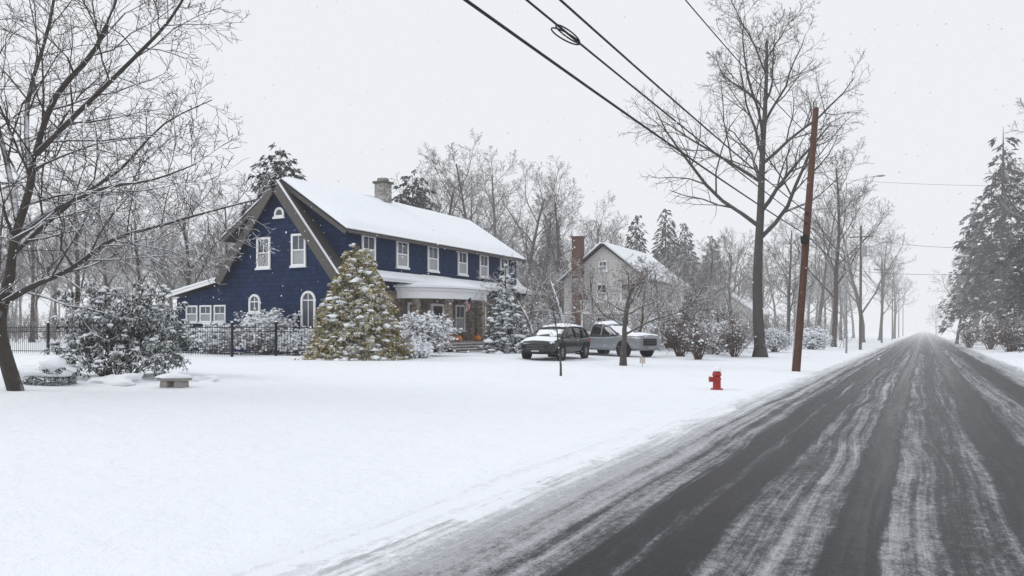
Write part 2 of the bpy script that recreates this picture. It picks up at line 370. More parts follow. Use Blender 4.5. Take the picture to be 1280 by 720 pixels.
def branch(tr,cr,R,pts,rs,ds,L,lev,S,tips=None):
    nc=S['n'][lev]; f0=S['f0'][lev]; az=R.random()*6.28; N=len(pts)-1
    for k in range(nc):
        f=min(f0+(1-f0)*(k+R.random())/nc,.998); x=f*N; i=int(x); q=x-i
        p=pts[i].lerp(pts[i+1],q); rr=rs[i]*(1-q)+rs[i+1]*q; dd=ds[i+1]
        az+=2.4+R.uniform(-.5,.5); an=math.radians(S['ang'][lev]+R.uniform(-14,14))
        a,b=perp(dd); e=a*math.cos(az)+b*math.sin(az); nd=(dd*math.cos(an)+e*math.sin(an)).normalized()
        grow(tr,cr,R,p,nd,L*S['ratio'][lev]*(1.2-.75*f)*R.uniform(.7,1.2),max(S['minr'],rr*S['rr'][lev]),lev+1,S,tips)
def tree_mesh(seed,h,r,S,bark,twig=None):
    R=random.Random(seed); tr,cr=MB(),MB()
    tr.tube([Vector((0,0,-.25)),Vector((0,0,.12)),Vector((0,0,.6))],[r*1.55,r*1.3,r*1.02],9)
    grow(tr,cr,R,Vector((0,0,.3)),Vector((0,0,1)),h,r,0,S)
    top=max(v[2] for v in tr.v+cr.v)
    return tr.mesh('trunk',bark,True),cr.mesh('crown',twig or bark),top
def plant_tree(ms,name,label,cat,p,rot=0,sc=1.,group=None,parts=('trunk','crown')):
    t=thing(name,label,cat,p,rot,group); t.scale=(sc,sc,sc) if not isinstance(sc,tuple) else sc
    for nm,m in zip(parts,ms): link(nm,m,t)
    return t
# -- foreground left tree
x0,y0,z0,D0=gp(18,488)
def fp(px,py,dd=0): 
    D=D0+dd; x,y=at(px,D); return Vector((x-x0,y-y0,zat(py,D)-z0))
R=random.Random(3); tr,cr=MB(),MB()
S=spec(n=(0,20,8,5),ratio=(.4,.36,.5,.5),ang=(45,52,46,42),f0=(.2,.12,.12,.12),trop=(0,.05,.04,.02,.02),minr=.0058,wob=(.05,.14,.19,.22,.22),rr=(.5,.45,.5,.55))
def limb(P,r0,r1,lev=1,n=8):
    pts=[]; N=len(P)
    for i in range(N-1):
        p0,p1,p2,p3=P[max(i-1,0)],P[i],P[i+1],P[min(i+2,N-1)]
        for k in range(3):
            u=k/3; pts.append(.5*((2*p1)+(p2-p0)*u+(2*p0-5*p1+4*p2-p3)*u*u+(3*p1-p0-3*p2+p3)*u**3))
    pts.append(P[-1]); M=len(pts)
    rs=[r0+(r1-r0)*(i/(M-1))**.8 for i in range(M)]
    ds=[(pts[min(i+1,M-1)]-pts[max(i-1,0)]).normalized() for i in range(M)]
    tr.tube(pts,rs,n)
    return pts,rs,ds,sum((pts[i+1]-pts[i]).length for i in range(M-1))
limb([fp(24,503),fp(19,486),fp(8,450),fp(0,415),fp(2,385,.1),fp(12,345,.2)],.19,.11,n=12)
for P,a,b in (([(12,350,.2),(18,300,.2),(36,240,0),(45,190,-.3),(70,120,-.8),(120,60,-1.2),(150,-20,-1.5),(170,-110,-1.8)],.11,.03),
  ([(2,380,.1),(40,358,-.2),(90,335,-.5),(140,300,-.9),(200,282,-1.2),(260,265,-1.6),(325,248,-1.9)],.085,.012),
  ([(15,318,.2),(45,290,.6),(100,245,1.2),(150,212,1.6),(205,155,2.1),(265,125,2.4)],.08,.012),
  ([(22,275,.1),(8,200,.8),(-12,120,1.2),(-22,20,1.5),(-20,-60,1.6)],.075,.03),
  ([(46,192,-.3),(90,148,-1.2),(165,75,-2.2),(212,25,-2.8),(245,-30,-3)],.068,.016),
  ([(0,400,0),(-50,345,-.8),(-130,300,-1.5)],.065,.02),
  ([(38,228,0),(34,130,1),(62,30,1.8),(75,-60,2.2)],.068,.025),
  ([(20,300,.1),(70,262,-1.4),(130,235,-2.6),(190,225,-3.6),(245,205,-4.2)],.06,.010)):
    q=limb([fp(*k) for k in P],a,b)
    branch(tr,cr,R,q[0],q[1],q[2],q[3],1,S)
t=thing('bare_tree','big bare tree with forked snow dusted limbs at the left front edge of the lawn','tree',(x0,y0,z0))
tr.build('trunk',BARK_N,t,True,recalc=False); cr.build('crown',BARK_N,t,recalc=False)
# -- tall tree by the pole
ST=spec(n=(15,9,7,4),ratio=(.5,.52,.5,.5),ang=(44,40,45,45),f0=(.34,.18,.15,.15),trop=(.02,.07,.05,.03,.02),minr=.010,rr=(.62,.55,.55,.6),taper=(.2,.22,.35,.5,.6),wob=(.035,.14,.18,.22,.2),seg=(9,7,4,3,2))
m=tree_mesh(14,20.5,.36,ST,BARK_T)
x,y,z,D=gp(950,447); k=(zat(-15,D)-z)/m[2]
plant_tree(m,'bare_tree','tallest bare tree, standing upright just left of the leaning red brown pole','tree',(x,y,z),2.2,(k*1.08,k*1.08,k))
# -- shared bare trees
SF=spec(n=(15,9,7,4),ratio=(.42,.5,.5,.5),minr=.014,ang=(48,42,42,42),f0=(.24,.2,.15,.15),trop=(.02,.1,.06,.04,.02),rr=(.45,.5,.5,.6))
SG=spec(n=(10,9,8,4),ratio=(.62,.5,.5,.5),minr=.014,ang=(40,40,42,42),f0=(.2,.25,.15,.15),trop=(.02,.1,.07,.04,.02),taper=(.35,.25,.35,.5,.6),rr=(.5,.5,.5,.6))
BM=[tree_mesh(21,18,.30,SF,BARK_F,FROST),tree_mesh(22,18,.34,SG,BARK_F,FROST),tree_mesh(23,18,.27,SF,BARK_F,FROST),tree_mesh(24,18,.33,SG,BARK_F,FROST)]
GB='bare trees behind the houses'
for i,(px,D,top,lab) in enumerate((
  (-10,52,215,'hazy bare tree behind the black fence at the left edge of the picture'),
  (95,66,195,'hazy bare tree far behind the dark leaved bush, second from the left edge'),
  (180,74,215,'hazy bare tree left of the navy house, midway between bush and wing'),
  (238,66,235,'hazy bare tree just left of the low wing of the navy house'),
  (285,88,225,'hazy bare tree rising behind the rear dormer of the navy house'),
  (552,86,182,'bare tree behind the snowy roof just right of the stone chimney'),
  (598,92,170,'tallest bare tree behind the middle of the snowy roof'),
  (648,88,198,'bare tree behind the far end of the navy house roof'),
  (704,80,225,'broad brownish bare tree between the navy house and the brick chimney'),
  (748,90,240,'bare tree rising behind the brick chimney of the pale house'),
  (880,78,292,'bare tree right of the pale house, beyond the snowy shrubs'),
  (912,88,282,'bare tree seen just left of the tall tree trunk'),
  (985,80,265,'bare tree between the tall tree and the leaning pole'),
  (1042,76,178,'large bare tree right of the leaning pole, beside the road'),
  (1022,98,235,'bare tree behind the leaning pole, half hidden by the large roadside tree'),
  (1078,105,232,'bare tree on the left roadside behind the second pole'),
  (1100,125,285,'bare tree on the left roadside past the second pole'),
  (1118,150,312,'bare tree on the left roadside near the vanishing end of the road'),
  (1330,60,110,'bare tree reaching in at the upper right edge of the picture'),
  (1205,190,345,'hazy bare tree far down the right side of the road'),
  (1222,120,320,'bare tree on the right roadside behind the dark conifers'),
  (40,84,230,'hazy bare tree behind the front tree trunk, beyond the fence'),
  (140,92,225,'hazy bare tree behind the right half of the dark leaved bush'),
  (676,84,240,'slim bare tree just past the far end of the navy house'),
  (771,90,275,'bare tree over the middle of the pale house roof'),
  (862,64,325,'low bare tree between the pale house and the tall tree'),
  (1170,230,378,'hazy small bare tree at the far end of the road on its right'),
  (520,98,205,'bare tree seen between the stone chimney and the dark pine crown'),
  (625,104,190,'hazy bare tree far behind the right half of the snowy roof'),
  (325,92,235,'hazy bare tree just left of the gable peak, behind the dark pine'),
  (1196,95,300,'bare tree just left of the dark conifers on the right roadside'))):
    x,y,z=gd(px,D); H=zat(top,D)-z; M_=BM[2 if i==13 else i%4]
    k=H/M_[2]; wd=k*(1.18 if H<13 else 1.05)
    plant_tree(M_,'bare_tree',lab,'tree',(x,y,z),i*1.9,(wd,wd,k),GB if (4<i<10 or i in (27,28)) else None)
# -- small garden trees
SA=spec(n=(10,8,6,4),ratio=(.8,.5,.45,.5),ang=(64,45,45,45),f0=(.28,.25,.2,.2),trop=(0,.06,.02,0,0),minr=.007,wob=(.09,.16,.2,.22,.22),taper=(.4,.25,.4,.5,.6),rr=(.5,.5,.5,.6))
x,y,z,D=gp(779,457); m=tree_mesh(31,3.5,.13,SA,BARK_T,TWIG_R)
plant_tree(m,'garden_tree','small dark trunked tree with spreading bare crown in front of the silver pickup','tree',(x,y,z),1.)
SB=spec(n=(11,7,4,0),ratio=(.5,.5,.5,.5),ang=(35,38,40,40),f0=(.3,.2,.2,.2),trop=(.02,.1,.05,0,0),minr=.006,mx=3,wob=(.05,.12,.16,.2,.2))
x,y,z,D=gp(701,470); m=tree_mesh(33,3.6,.045,SB,BARK_T,TWIG_R)
plant_tree(m,'young_tree','thin young bare tree standing alone on the lawn in front of the black car','tree',(x,y,z),.4,(zat(355,D)-z)/m[2])
m=tree_mesh(35,5.,.12,SA,BARK_S); m2=tree_mesh(36,5.2,.12,spec(n=(11,9,7,5),ratio=(.75,.5,.45,.5),ang=(58,45,45,45),f0=(.2,.2,.2,.2),trop=(0,.08,.03,0,0),minr=.009,wob=(.09,.16,.2,.22,.22),taper=(.4,.25,.4,.5,.6),rr=(.5,.5,.5,.6)),BARK_S)
for i,(px,D,sc,lab) in enumerate(((668,50,1.,'snowy small bare tree behind the black car near the end of the navy house'),(752,54,.95,'snowy small bare tree in front of the brick chimney of the pale house'),
  (845,58,1.,'snowy small bare tree right of the pale house'),(796,56,1.,'snowy small bare tree before the windows of the pale house'),
  (706,52,1.0,'snowy small bare tree just right of the far end of the navy house'),(826,53,1.0,'snowy small bare tree above the right end of the pickup'))):
    x,y,z=gd(px,D); plant_tree((m,m2)[i%2],'garden_tree',lab,'tree',(x,y,z),1.3*i,sc)
# -- distant wood as one mass
R=random.Random(77); W=MB(); SW=spec(n=(12,7,5,0),ratio=(.42,.5,.5,.5),minr=.028,mx=3,sides=(5,4,3,3,3),seg=(5,4,3,2,2),trop=(.02,.1,.06,.03,0))
for i in range(210):
    px=R.uniform(-60,1330); D=R.uniform(100,175); x,y=at(px,D)
    if abs(x)<11: continue
    h=R.uniform(12,19)*(D/130)
    if 640<px<1130: h*=.75
    W.tube([Vector((x,y,gz(x,y)-.3)),Vector((x,y,gz(x,y)+.6))],[.34,.27],5)
    grow(W,W,R,Vector((x,y,gz(x,y)+.3)),Vector((0,0,1)),h,.24,0,SW)
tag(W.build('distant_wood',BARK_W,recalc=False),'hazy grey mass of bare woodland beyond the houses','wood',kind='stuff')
W=MB(); SU=spec(n=(0,0,6,4),mx=4,minr=.016,seg=(3,3,3,2,2),sides=(3,3,3,3,3),trop=(0,0,.05,.03,0),ratio=(.5,.5,.55,.5),ang=(40,40,38,40))
for i in range(330):
    px=R.uniform(-60,1330); D=R.uniform(72,125)
    if i>=300: px=R.uniform(1185,1320); D=R.uniform(58,110)
    x,y=at(px,D)
    if abs(x)<(6 if i>=300 else 8) or (-42<x<-18 and 30<y<75): continue
    for k in range(5):
        a=R.uniform(0,6.28); d=Vector((math.cos(a)*.4,math.sin(a)*.4,1)).normalized()
        grow(W,W,R,Vector((x+R.uniform(-2,2)*(.4 if i>=300 else 1),y+R.uniform(-2,2),gz(x,y)-.1)),d,R.uniform(1.6,3.8),.03,2,SU)
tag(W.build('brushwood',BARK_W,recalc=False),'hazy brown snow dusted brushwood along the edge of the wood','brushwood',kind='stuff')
# -- conifers
def conifer(seed,h,r,nb,leaf,fol,droop=.25,pw=.8,base=.03,snow=.5,m=6,sb=.16,wl=.4,step=.2,prof=None,irr=.0,pad=0.,lat=.10,rv=(.75,1.12)):
    R=random.Random(seed); fo,sn,tr=MB(),MB(),MB(); Z=Vector((0,0,1))
    tr.tube([Vector((0,0,-.2)),Vector((0,0,h*.5)),Vector((0,0,h*.97))],[h*.022,h*.013,.015],7)
    for i in range(nb):
        u=(i+R.random())/nb; f=base+(1-base)*(1-math.sqrt(1-u)); f=min(f,.995)
        az=i*2.39996+R.uniform(-.3,.3); dh=Vector((math.cos(az),math.sin(az),0)); sdv=Vector((-dh.y,dh.x,0))
        rad=r*(prof(f) if prof else (1-f)**pw)*R.uniform(*rv)+leaf*.3
        if irr: rad*=1+irr*noise.noise((dh.x*1.5,dh.y*1.5,f*6+seed))*1.6
        zz=f*h; K=max(2,int(rad/step)); lift=R.uniform(.02,.22); bs=R.random()
        for k in range(K):
            q=(k+.5+R.uniform(-.3,.3))/K
            if q<.4 and R.random()<.55: continue
            p=dh*(rad*q)+sdv*R.gauss(0,lat*rad*q+.02)+Z*(zz+lift*rad*q-droop*rad*q*q*1.6)
            if p.z<.02: p.z=.02
            for j in range(m):
                d=(dh+sdv*R.uniform(-1,1)+Z*R.uniform(-.9,.3)).normalized(); up=(Z+dh*R.uniform(-.2,.9)+sdv*R.uniform(-.8,.8)).normalized()
                fo.leaf(p+Vector((R.gauss(0,leaf*.25),R.gauss(0,leaf*.25),R.gauss(0,leaf*.2))),d,up,leaf*R.uniform(.6,1.3),leaf*wl*R.uniform(.7,1.3),0,.3)
            if R.random()<snow*(.4+.6*q)*(.5+bs):
                s_=sb*R.uniform(.5,1.25)
                if pad and q>.5 and R.random()<pad: s_*=1.8
                sn.blob((p.x,p.y,p.z+leaf*.2),(s_*R.uniform(.8,1.5),s_*R.uniform(.8,1.5),min(s_*.5,.11 if sb<.2 else 1)),R,.7)
    return [tr.mesh('trunk',BARK_T,True),fo.mesh('foliage',fol),sn.mesh('snow',SNOW,True)]
CP=('trunk','foliage','snow')
x,y,z,D=gp(447,449)
m=conifer(5,5.35,2.4,600,.17,GOLD,droop=.42,base=.01,snow=.5,m=14,sb=.085,step=.15,wl=.36,prof=lambda f:(1-f)**.5*(1-.08*f) if f>.14 else .80+f*1.0,irr=.22,pad=.32,lat=.13,rv=(.75,1.1))
plant_tree(m,'golden_conifer','snow laden golden green conifer in front of the navy house corner','tree',(x,y,z),0,1.,None,CP)
x,y,z=gd(632,45)
m=conifer(6,5.1,1.2,210,.24,SPRUCE,droop=.45,pw=.65,base=.03,snow=.75,m=7,sb=.12,irr=.3,pad=.3,rv=(.6,1.2))
plant_tree(m,'spruce_tree','narrow dark spruce patched with snow at the far end of the navy house','tree',(x,y,z),0,1.,None,CP)
BC=[conifer(7,20,4.4,380,.8,PINE,droop=.3,pw=.85,base=.12,snow=.2,m=5,sb=.26,step=.6),conifer(8,20,5.8,330,.55,PINE,droop=.2,pw=.55,base=.3,snow=.16,m=11,sb=.22,step=.5,irr=.3,rv=(.6,1.2),lat=.14),conifer(9,20,5.0,125,.64,PINE,droop=.62,pw=.68,base=.2,snow=.34,m=9,sb=.22,step=.45,irr=.4,rv=(.5,1.25),lat=.13),conifer(10,20,4.6,115,.64,PINE,droop=.55,pw=.7,base=.22,snow=.34,m=9,sb=.22,step=.45,irr=.42,rv=(.5,1.25),lat=.13)]
GC='dark conifers on the right roadside'
for i,(px,D,top,k,lab) in enumerate((
  (350,80,176,1,'dark pine top showing above the rear of the navy house left of the gable peak'),
  (516,84,210,1,'dark pine crown behind the snowy roof just right of the stone chimney'),
  (795,92,266,0,'hazy spruce behind the pale house roof, leftmost of three'),
  (832,98,258,0,'hazy spruce behind the pale house roof, tallest of three'),
  (856,104,276,0,'hazy spruce right of the pale house, rightmost of three'),
  (1254,88,150,2,'tall dark snow dusted conifer on the right roadside, nearest the picture edge'),
  (1306,70,158,3,'dark conifer cut by the right edge of the picture'),
  (1220,118,240,3,'dark conifer on the right roadside, farthest and lowest of the group'),
  (688,98,262,0,'hazy spruce in the gap between the navy house and the brick chimney'),
  (890,110,292,0,'hazy low spruce left of the tall bare tree trunk'))):
    x,y,z=gd(px,D); H=zat(top,D)-z
    sx=H/20
    plant_tree(BC[k],'conifer_tree',lab,'tree',(x,y,z),i*1.3,(sx,sx,H/20),GC if 4<i<8 else None,CP)
# -- bushes
def bush(seed,h,r,nst,snowp,bark,sb=.12,S=None,n2=7,n3=5,minr=.008):
    R=random.Random(seed); tw,sn=MB(),MB(); tips=[]
    S=spec(n=(0,0,n2,n3),mx=4,minr=minr,seg=(3,3,4,3,2),sides=(4,4,4,3,3),trop=(0,0,.06,.02,0),ratio=(.5,.5,.5,.5),ang=(40,40,42,45),f0=(.2,.2,.2,.15))
    for k in range(nst):
        a=k*2.4+R.random(); q=R.uniform(.1,1.)*r/h; d=Vector((math.cos(a)*q,math.sin(a)*q,1)).normalized()
        grow(tw,tw,R,Vector((math.cos(a)*r*.15*R.random(),math.sin(a)*r*.15*R.random(),-.05)),d,h*R.uniform(.65,1.05)*math.sqrt(1+q*q*.5),.022,2,S,tips)
    for p in tips:
        if R.random()<snowp:
            s_=sb*R.uniform(.35,1.3); sn.blob((p.x+R.gauss(0,.02),p.y+R.gauss(0,.02),p.z),(s_*R.uniform(.7,1.6),s_*R.uniform(.7,1.6),s_*R.uniform(.5,.9)),R,.8)
    return [tw.mesh('stems',bark),sn.mesh('snow',SNOW,True)]
BP=('stems','snow')
B1=bush(41,1.7,1.6,52,.65,BARK_S,.055,n2=9,n3=7); B2=bush(42,1.8,1.2,30,.12,TWIG_R,.045); B3=bush(43,1.3,1.5,48,.7,BARK_S,.065,n2=9,n3=7)
GS='snowy shrubs around the houses'
for px,D,ms,sc,lab in (
  (528,40.,B1,1.15,'rounded snow covered shrub right of the golden conifer'),
  (330,42.,B1,1.25,'snow covered shrub behind the iron fence under the gable windows'),
  (268,43.,B3,1.1,'low snowy shrub behind the iron fence below the wing windows'),
  (372,40.5,B3,.9,'low snowy shrub behind the fence beside the golden conifer'),
  (190,46.,B1,1.2,'snowy shrub behind the iron fence left of the wing'),
  (850,46,B2,1.2,'reddish bare shrub right of the silver pickup'),
  (872,42,B2,1.05,'bare twiggy shrub between the silver pickup and the tall tree, nearest the lawn edge'),
  (893,50,B1,1.1,'snow dusted shrub left of the tall tree trunk'),
  (918,47,B2,1.15,'bare reddish shrub close to the left of the tall tree trunk'),
  (968,58,B1,.9,'snow dusted shrub between the tall tree and the leaning pole'),
  (1015,66,B3,1.2,'low snowy shrub right of the leaning pole'),
  (838,60,B1,1.5,'large snow covered shrub behind the silver pickup'),
  (880,62,B1,1.5,'large snow covered shrub in front of the pale house garden'),
  (690,54,B1,1.3,'snow covered shrub behind the black car'),
  (905,56,B2,1.7,'tall reddish bare shrub behind the low shrubs beside the tall tree'),
  (860,54,B2,1.8,'tall reddish bare shrub behind the right end of the silver pickup'),
  (1212,75,B2,1.2,'dark bare shrub on the right roadside near the dark conifers'),
  (1238,68,B2,1.3,'dark bare shrub on the right roadside under the tallest dark conifer'),
  (1262,60,B2,1.3,'dark bare shrub on the right roadside near the picture edge')):
    x,y,z=gd(px,D); plant_tree(ms,'shrub',lab,'shrub',(x,y,z),px*.1,sc,GS,BP)
x,y,z,D=gp(518,447)
plant_tree(bush(45,.6,1.2,50,.9,BARK_S,.07),'shrub','low white snow mounded shrub at the foot of the golden conifer','shrub',(x,y,z),0,1.,None,BP)
# rhododendron
x,y,z,D=gp(145,471); R=random.Random(9); st,lf,sn=MB(),MB(),MB(); tips=[]
S=spec(n=(0,0,6,6),mx=4,minr=.008,seg=(3,3,4,3,2),sides=(5,5,5,4,3),trop=(0,0,.04,.03,.03),ratio=(.5,.5,.5,.42),ang=(40,40,44,46),f0=(.2,.2,.3,.35))
rw=2.15; rh=2.65
for k in range(38):
    a=k*2.4; q=R.uniform(.05,1.05)*rw/rh if k<24 else R.uniform(1.,2.4); d=Vector((math.cos(a)*q,math.sin(a)*q,1)).normalized()
    ln=rh*R.uniform(.6,1.02) if k<24 else R.uniform(1.3,2.1)
    grow(st,st,R,Vector((math.cos(a)*.3,math.sin(a)*.3,-.05)),d,ln,.022,2,S,tips)
for p in tips:
    if p.z<.08: continue
    nl=R.randint(4,7)
    for k in range(nl):
        a=k*6.28/nl+R.random()*.5; d=Vector((math.cos(a),math.sin(a),R.uniform(-1.2,-.1))).normalized()
        lf.leaf(p,d,Vector((0,0,1)),R.uniform(.12,.2),R.uniform(.035,.06),0,.25)
    if R.random()<.45:
        s_=R.uniform(.035,.085); sn.blob((p.x,p.y,p.z+.02),(s_*1.2,s_*1.2,s_*.55),R,.6)
t=thing('evergreen_bush','large dark leaved bush with drooping leaves and snow tufts beside the bench','bush',(x,y,z))
st.build('stems',BARK_N,t,recalc=False); lf.build('foliage',RHODO,t,recalc=False); sn.build('snow',SNOW,t,True,recalc=False)
# low clipped bush with snow cap
x,y,z,D=gp(62,480); R=random.Random(12); lf,sn=MB(),MB()
for k in range(1600):
    a=R.uniform(0,6.28); e=math.asin(R.uniform(-.1,1)); q=R.uniform(.75,1.08)
    n=Vector((math.cos(a)*math.cos(e),math.sin(a)*math.cos(e),math.sin(e))); p=Vector((n.x*.52*q,n.y*.5*q,max(.01,n.z*.40*q)))
    lf.leaf(p,(n+Vector((R.gauss(0,.5),R.gauss(0,.5),R.gauss(0,.5)))).normalized(),Vector((0,0,1)),.09,.035)
sn.blob((-.04,0,.27),(.5,.48,.26),R,.6,0,True,-.2)
t=thing('shrub','small round dark shrub under a smooth snow cap beside the front tree','shrub',(x,y,z))
lf.build('foliage',SPRUCE,t,recalc=False); sn.build('snow',SNOW,t,True)
for px,py,r_,lab in ((48,470,.75,'smooth snow mound beside the front tree trunk'),(150,478,.6,'smooth low snow mound under the dark leaved bush'),(255,477,.35,'small snow mound right of the stone bench')):
    x,y,z,D=gp(px,py); R=random.Random(px)
    tag(MB().blob((0,0,0),(r_*1.3,r_,r_*.4),R,.5,0,True).build('snow_mound',SNOW,None,True),lab,'snow').location=(x,y,z)
# ------------------------------------------------------------------ navy house
def Mf(o,ax):      # (u,n,v) -> local: u right along the wall, n out of the wall, v up
    ox,oy,oz=o
    if ax=='y-': return lambda u,n,v:(ox+u,oy-n,oz+v)
    return lambda u,n,v:(ox+n,oy+u,oz+v)
def window(par,o,ax,w,h,arch=False,mull=1,c=.12):
    M=Mf(o,ax); fr,pa,si=MB(),MB(),MB(); W2=w/2; cm=WHITE
    if not arch:
        fr.box(-W2,-W2+c,0,.08,0,h,M=M); fr.box(W2-c,W2,0,.08,0,h,M=M); fr.box(-W2+c,W2-c,0,.08,h-c,h,M=M); fr.box(-W2+c,W2-c,0,.08,0,c,M=M)
        fr.box(-W2+c,W2-c,.0,.06,h/2-.035,h/2+.035,M=M)
        for k in range(mull): 
            q=-W2+c+(w-2*c)*(k+1)/(mull+1); fr.box(q-.016,q+.016,0,.045,h/2+.035,h-c,M=M)
        pa.box(-W2+c,W2-c,.004,.02,h/2,h-c,0,M=M); pa.box(-W2+c,W2-c,.004,.018,c,h/2,1,M=M)
    else:
        hs=max(0,h-W2); out=[(-W2,0),(W2,0)]; inn=[(-W2+c,c),(W2-c,c)]
        for k in range(13):
            a=math.pi*k/12; out.append((W2*math.cos(a),hs+W2*math.sin(a))); inn.append(((W2-c)*math.cos(a),max(c,hs+(W2-c)*math.sin(a))))
        n=len(out)
        vs=[M(u,.08,v) for u,v in out]+[M(u,.08,v) for u,v in inn]+[M(u,0,v) for u,v in out]+[M(u,.0,v) for u,v in inn]
        fs=[]
        for i in range(n):
            j=(i+1)%n; fs+= [(i,j,n+j,n+i),(i,2*n+i,2*n+j,j),(n+i,n+j,3*n+j,3*n+i)]
        fr.add(vs,fs)
        if hs>.3:
            fr.box(-.02,.02,0,.05,c,h-c,M=M); fr.box(-W2+c,W2-c,0,.048,hs-.03,hs+.03,M=M)
        pa.add([M(u,.015,v) for u,v in inn],[tuple(range(n))])
    si.box(-W2-.06,W2+.06,0,.14,-.07,-.003,M=M)
    f=fr.build('window',cm,par); pa.build('pane',[GLASS,BLIND],f); si.build('sill',cm,f)
    MB().box(-W2-.05,W2+.05,.082,.135,0,.05,M=M).build('snow',SNOW,f,bevel=.015)
    return f
HX,HY,HZ=-27.3,33.,.42
H=thing('navy_house','navy blue shingled house with steep gable, long snowy roof and bowed white porch','house',(HX,HY,HZ))
L=21.4; RZ=9.3; EZ=4.35
MB().prism([(0,-.3),(0,EZ),(-4,RZ-.12),(-8,EZ),(-8,-.3)],0,L).build('wall',NAVY,H)
def slab(x0_,z0_,x1_,z1_,th,off=0.):
    d=Vector((x1_-x0_,z1_-z0_)).normalized(); n=Vector((-d.y,d.x)); n=n if n.y>0 else -n
    a=Vector((x0_,z0_))+n*off; b=Vector((x1_,z1_))+n*off
    return [(a.x,a.y),(b.x,b.y),(b.x+n.x*th,b.y+n.y*th),(a.x+n.x*th,a.y+n.y*th)]
slope=(RZ-EZ)/4; ROOF0=None
for s in (1,-1):
    X=lambda x:(-4+s*(x+4))
    P=lambda poly:[(X(a),b) for a,b in poly]
    MB().prism([(X(.04),4.0),(X(.04),6.55),(X(-3.98),9.08),(X(-3.98),4.0)],.75,L-.75).build('dormer',NAVY,H)
    ex=.3; ez=RZ-slope*4.3
    for ya,yb,yy in ((-.4,.9,-.46),(L-.9,L+.4,L+.4)):
        q=MB().prism(P(slab(-4,RZ,ex,ez,.13)),ya,yb).build('roof',SHINGLE,H)
        MB().prism(P(slab(-4,RZ,ex,ez,.05,.132)),ya+.02,ya+.2 if ya<0 else yb-.05).build('snow',SNOW,q,bevel=.015)
        MB().prism(P(slab(-4,RZ,ex+.02,ez,.48,-.34)),yy,yy+.06).build('rake_board',TAUPE,H)
    q=MB().prism(P(slab(-4.0,9.42,.5,6.45,.12)),.2,L-.2).build('roof',SHINGLE,H); ROOF0=ROOF0 or q
    vs=[];fs=[]; nu,nv=14,60
    for j in range(nv+1):
        for i in range(nu+1):
            u=i/nu; v=j/nv; e=min(1,min((1-u)*nu*.55,v*nv*.5,(1-v)*nv*.5)); e=e**.5 if e>0 else 0
            xx=-4.0+4.5*u; zz=9.42-(9.42-6.45)*u+.15
            yy=.13+(L-.26)*v
            th=.2*e+.035*noise.noise((u*3,v*9,5+s))*e
            if u>.97: xx+=.05*noise.noise((v*30,s,2))
            vs.append((X(xx),yy,zz+th))
    for j in range(nv):
        for i in range(nu): a_=j*(nu+1)+i; fs.append((a_,a_+1,a_+nu+2,a_+nu+1))
    MB().add(vs,fs).build('snow',SNOW,q,True)
    MB().prism(P(slab(-4.0,9.42,.47,6.47,.05,.122)),.14,L-.14).build('snow',SNOW,q)
    MB().box(*sorted((X(.5),X(.6))),.25,L-.25,6.36,6.5).build('gutter',TAUPE,q)
    for yy in (.72,L-.8): MB().prism(P(slab(-4.0,9.42,.5,6.45,.2,-.2)),.14 if yy<1 else L-.2,.2 if yy<1 else L-.14).build('rake_board',TAUPE,H)
ch=MB().box(-4.4,-3.6,9.05,9.85,8.4,10.75).build('chimney',GSTONE,ROOF0,bevel=.02)
MB().box(-4.5,-3.5,8.95,9.95,10.753,10.9).build('cap',TAUPE,ch,bevel=.03)
MB().box(-4.28,-3.72,9.17,9.73,10.903,11.1).build('flue',GSTONE,ch,bevel=.03); MB().blob((-4,9.45,11.1),(.34,.32,.1),random.Random(4),.2,0,True,0).build('snow',SNOW,ch,True)
for x_,z_,w_,h_,ar in ((-5.1,4.65,1.0,1.72,0),(-2.57,4.68,1.02,1.76,0),(-3.94,7.4,.7,.55,1),(-5.76,2.2,.85,1.05,1),(-1.9,1.2,1.0,2.15,1)):
    window(H,(x_,-.002,z_),'y-',w_,h_,bool(ar))
for y_ in (2.6,5.8,9.1,12.7,15.6,18.6): window(H,(.042,y_,4.9),'x+',1.2,1.6)
MB().box(.003,.09,2.,L-.05,-.3,3.5).build('stone_facing',STONE,H)
for y_ in (3.2,15.,18.2): window(H,(.092,y_,1.2),'x+',1.5,1.7,mull=2)
wg=MB().prism([(-8.003,-.3),(-8.003,4.0),(-12.4,3.15),(-12.4,-.3)],.35,6.).build('wing',NAVY,H)
MB().prism(slab(-7.9,4.2,-12.85,3.25,.12),.0,6.3).build('roof',SHINGLE,wg); MB().prism(slab(-8.35,4.12,-12.8,3.27,.16,.123),.05,6.25).build('snow',SNOW,wg,bevel=.05)
MB().box(-12.86,-8.2,-.05,-.003,3.19,3.35,M=lambda x,y,z:(x,y,z+ (x+12.86)*.193)).build('fascia',WHITE,wg)
for k in range(3): window(H,(-11.1+k*1.15,.348,1.7),'y-',.95,1.0,c=.09)
N=24; YC=9.5; AX,AY=2.7,4.3
def ell(k,a,b): th=-math.pi/2+math.pi*k/N; return (a*math.cos(th)+.1,YC+b*math.sin(th))
def bow(mb,ra,rb,z0,z1,inner=None):
    vs=[];fs=[]
    for k in range(N+1):
        o1=ell(k,ra,rb); i1=ell(k,*inner) if inner else (.1,YC+(rb*math.sin(-math.pi/2+math.pi*k/N)))
        vs+=[(o1[0],o1[1],z0),(o1[0],o1[1],z1),(i1[0],i1[1],z1),(i1[0],i1[1],z0)]
    for k in range(N):
        a=k*4
        for j in range(4): fs.append((a+j,a+(j+1)%4,a+4+(j+1)%4,a+4+j))
    fs+=[(0,1,2,3),(N*4,N*4+3,N*4+2,N*4+1)]
    mb.add(vs,fs)
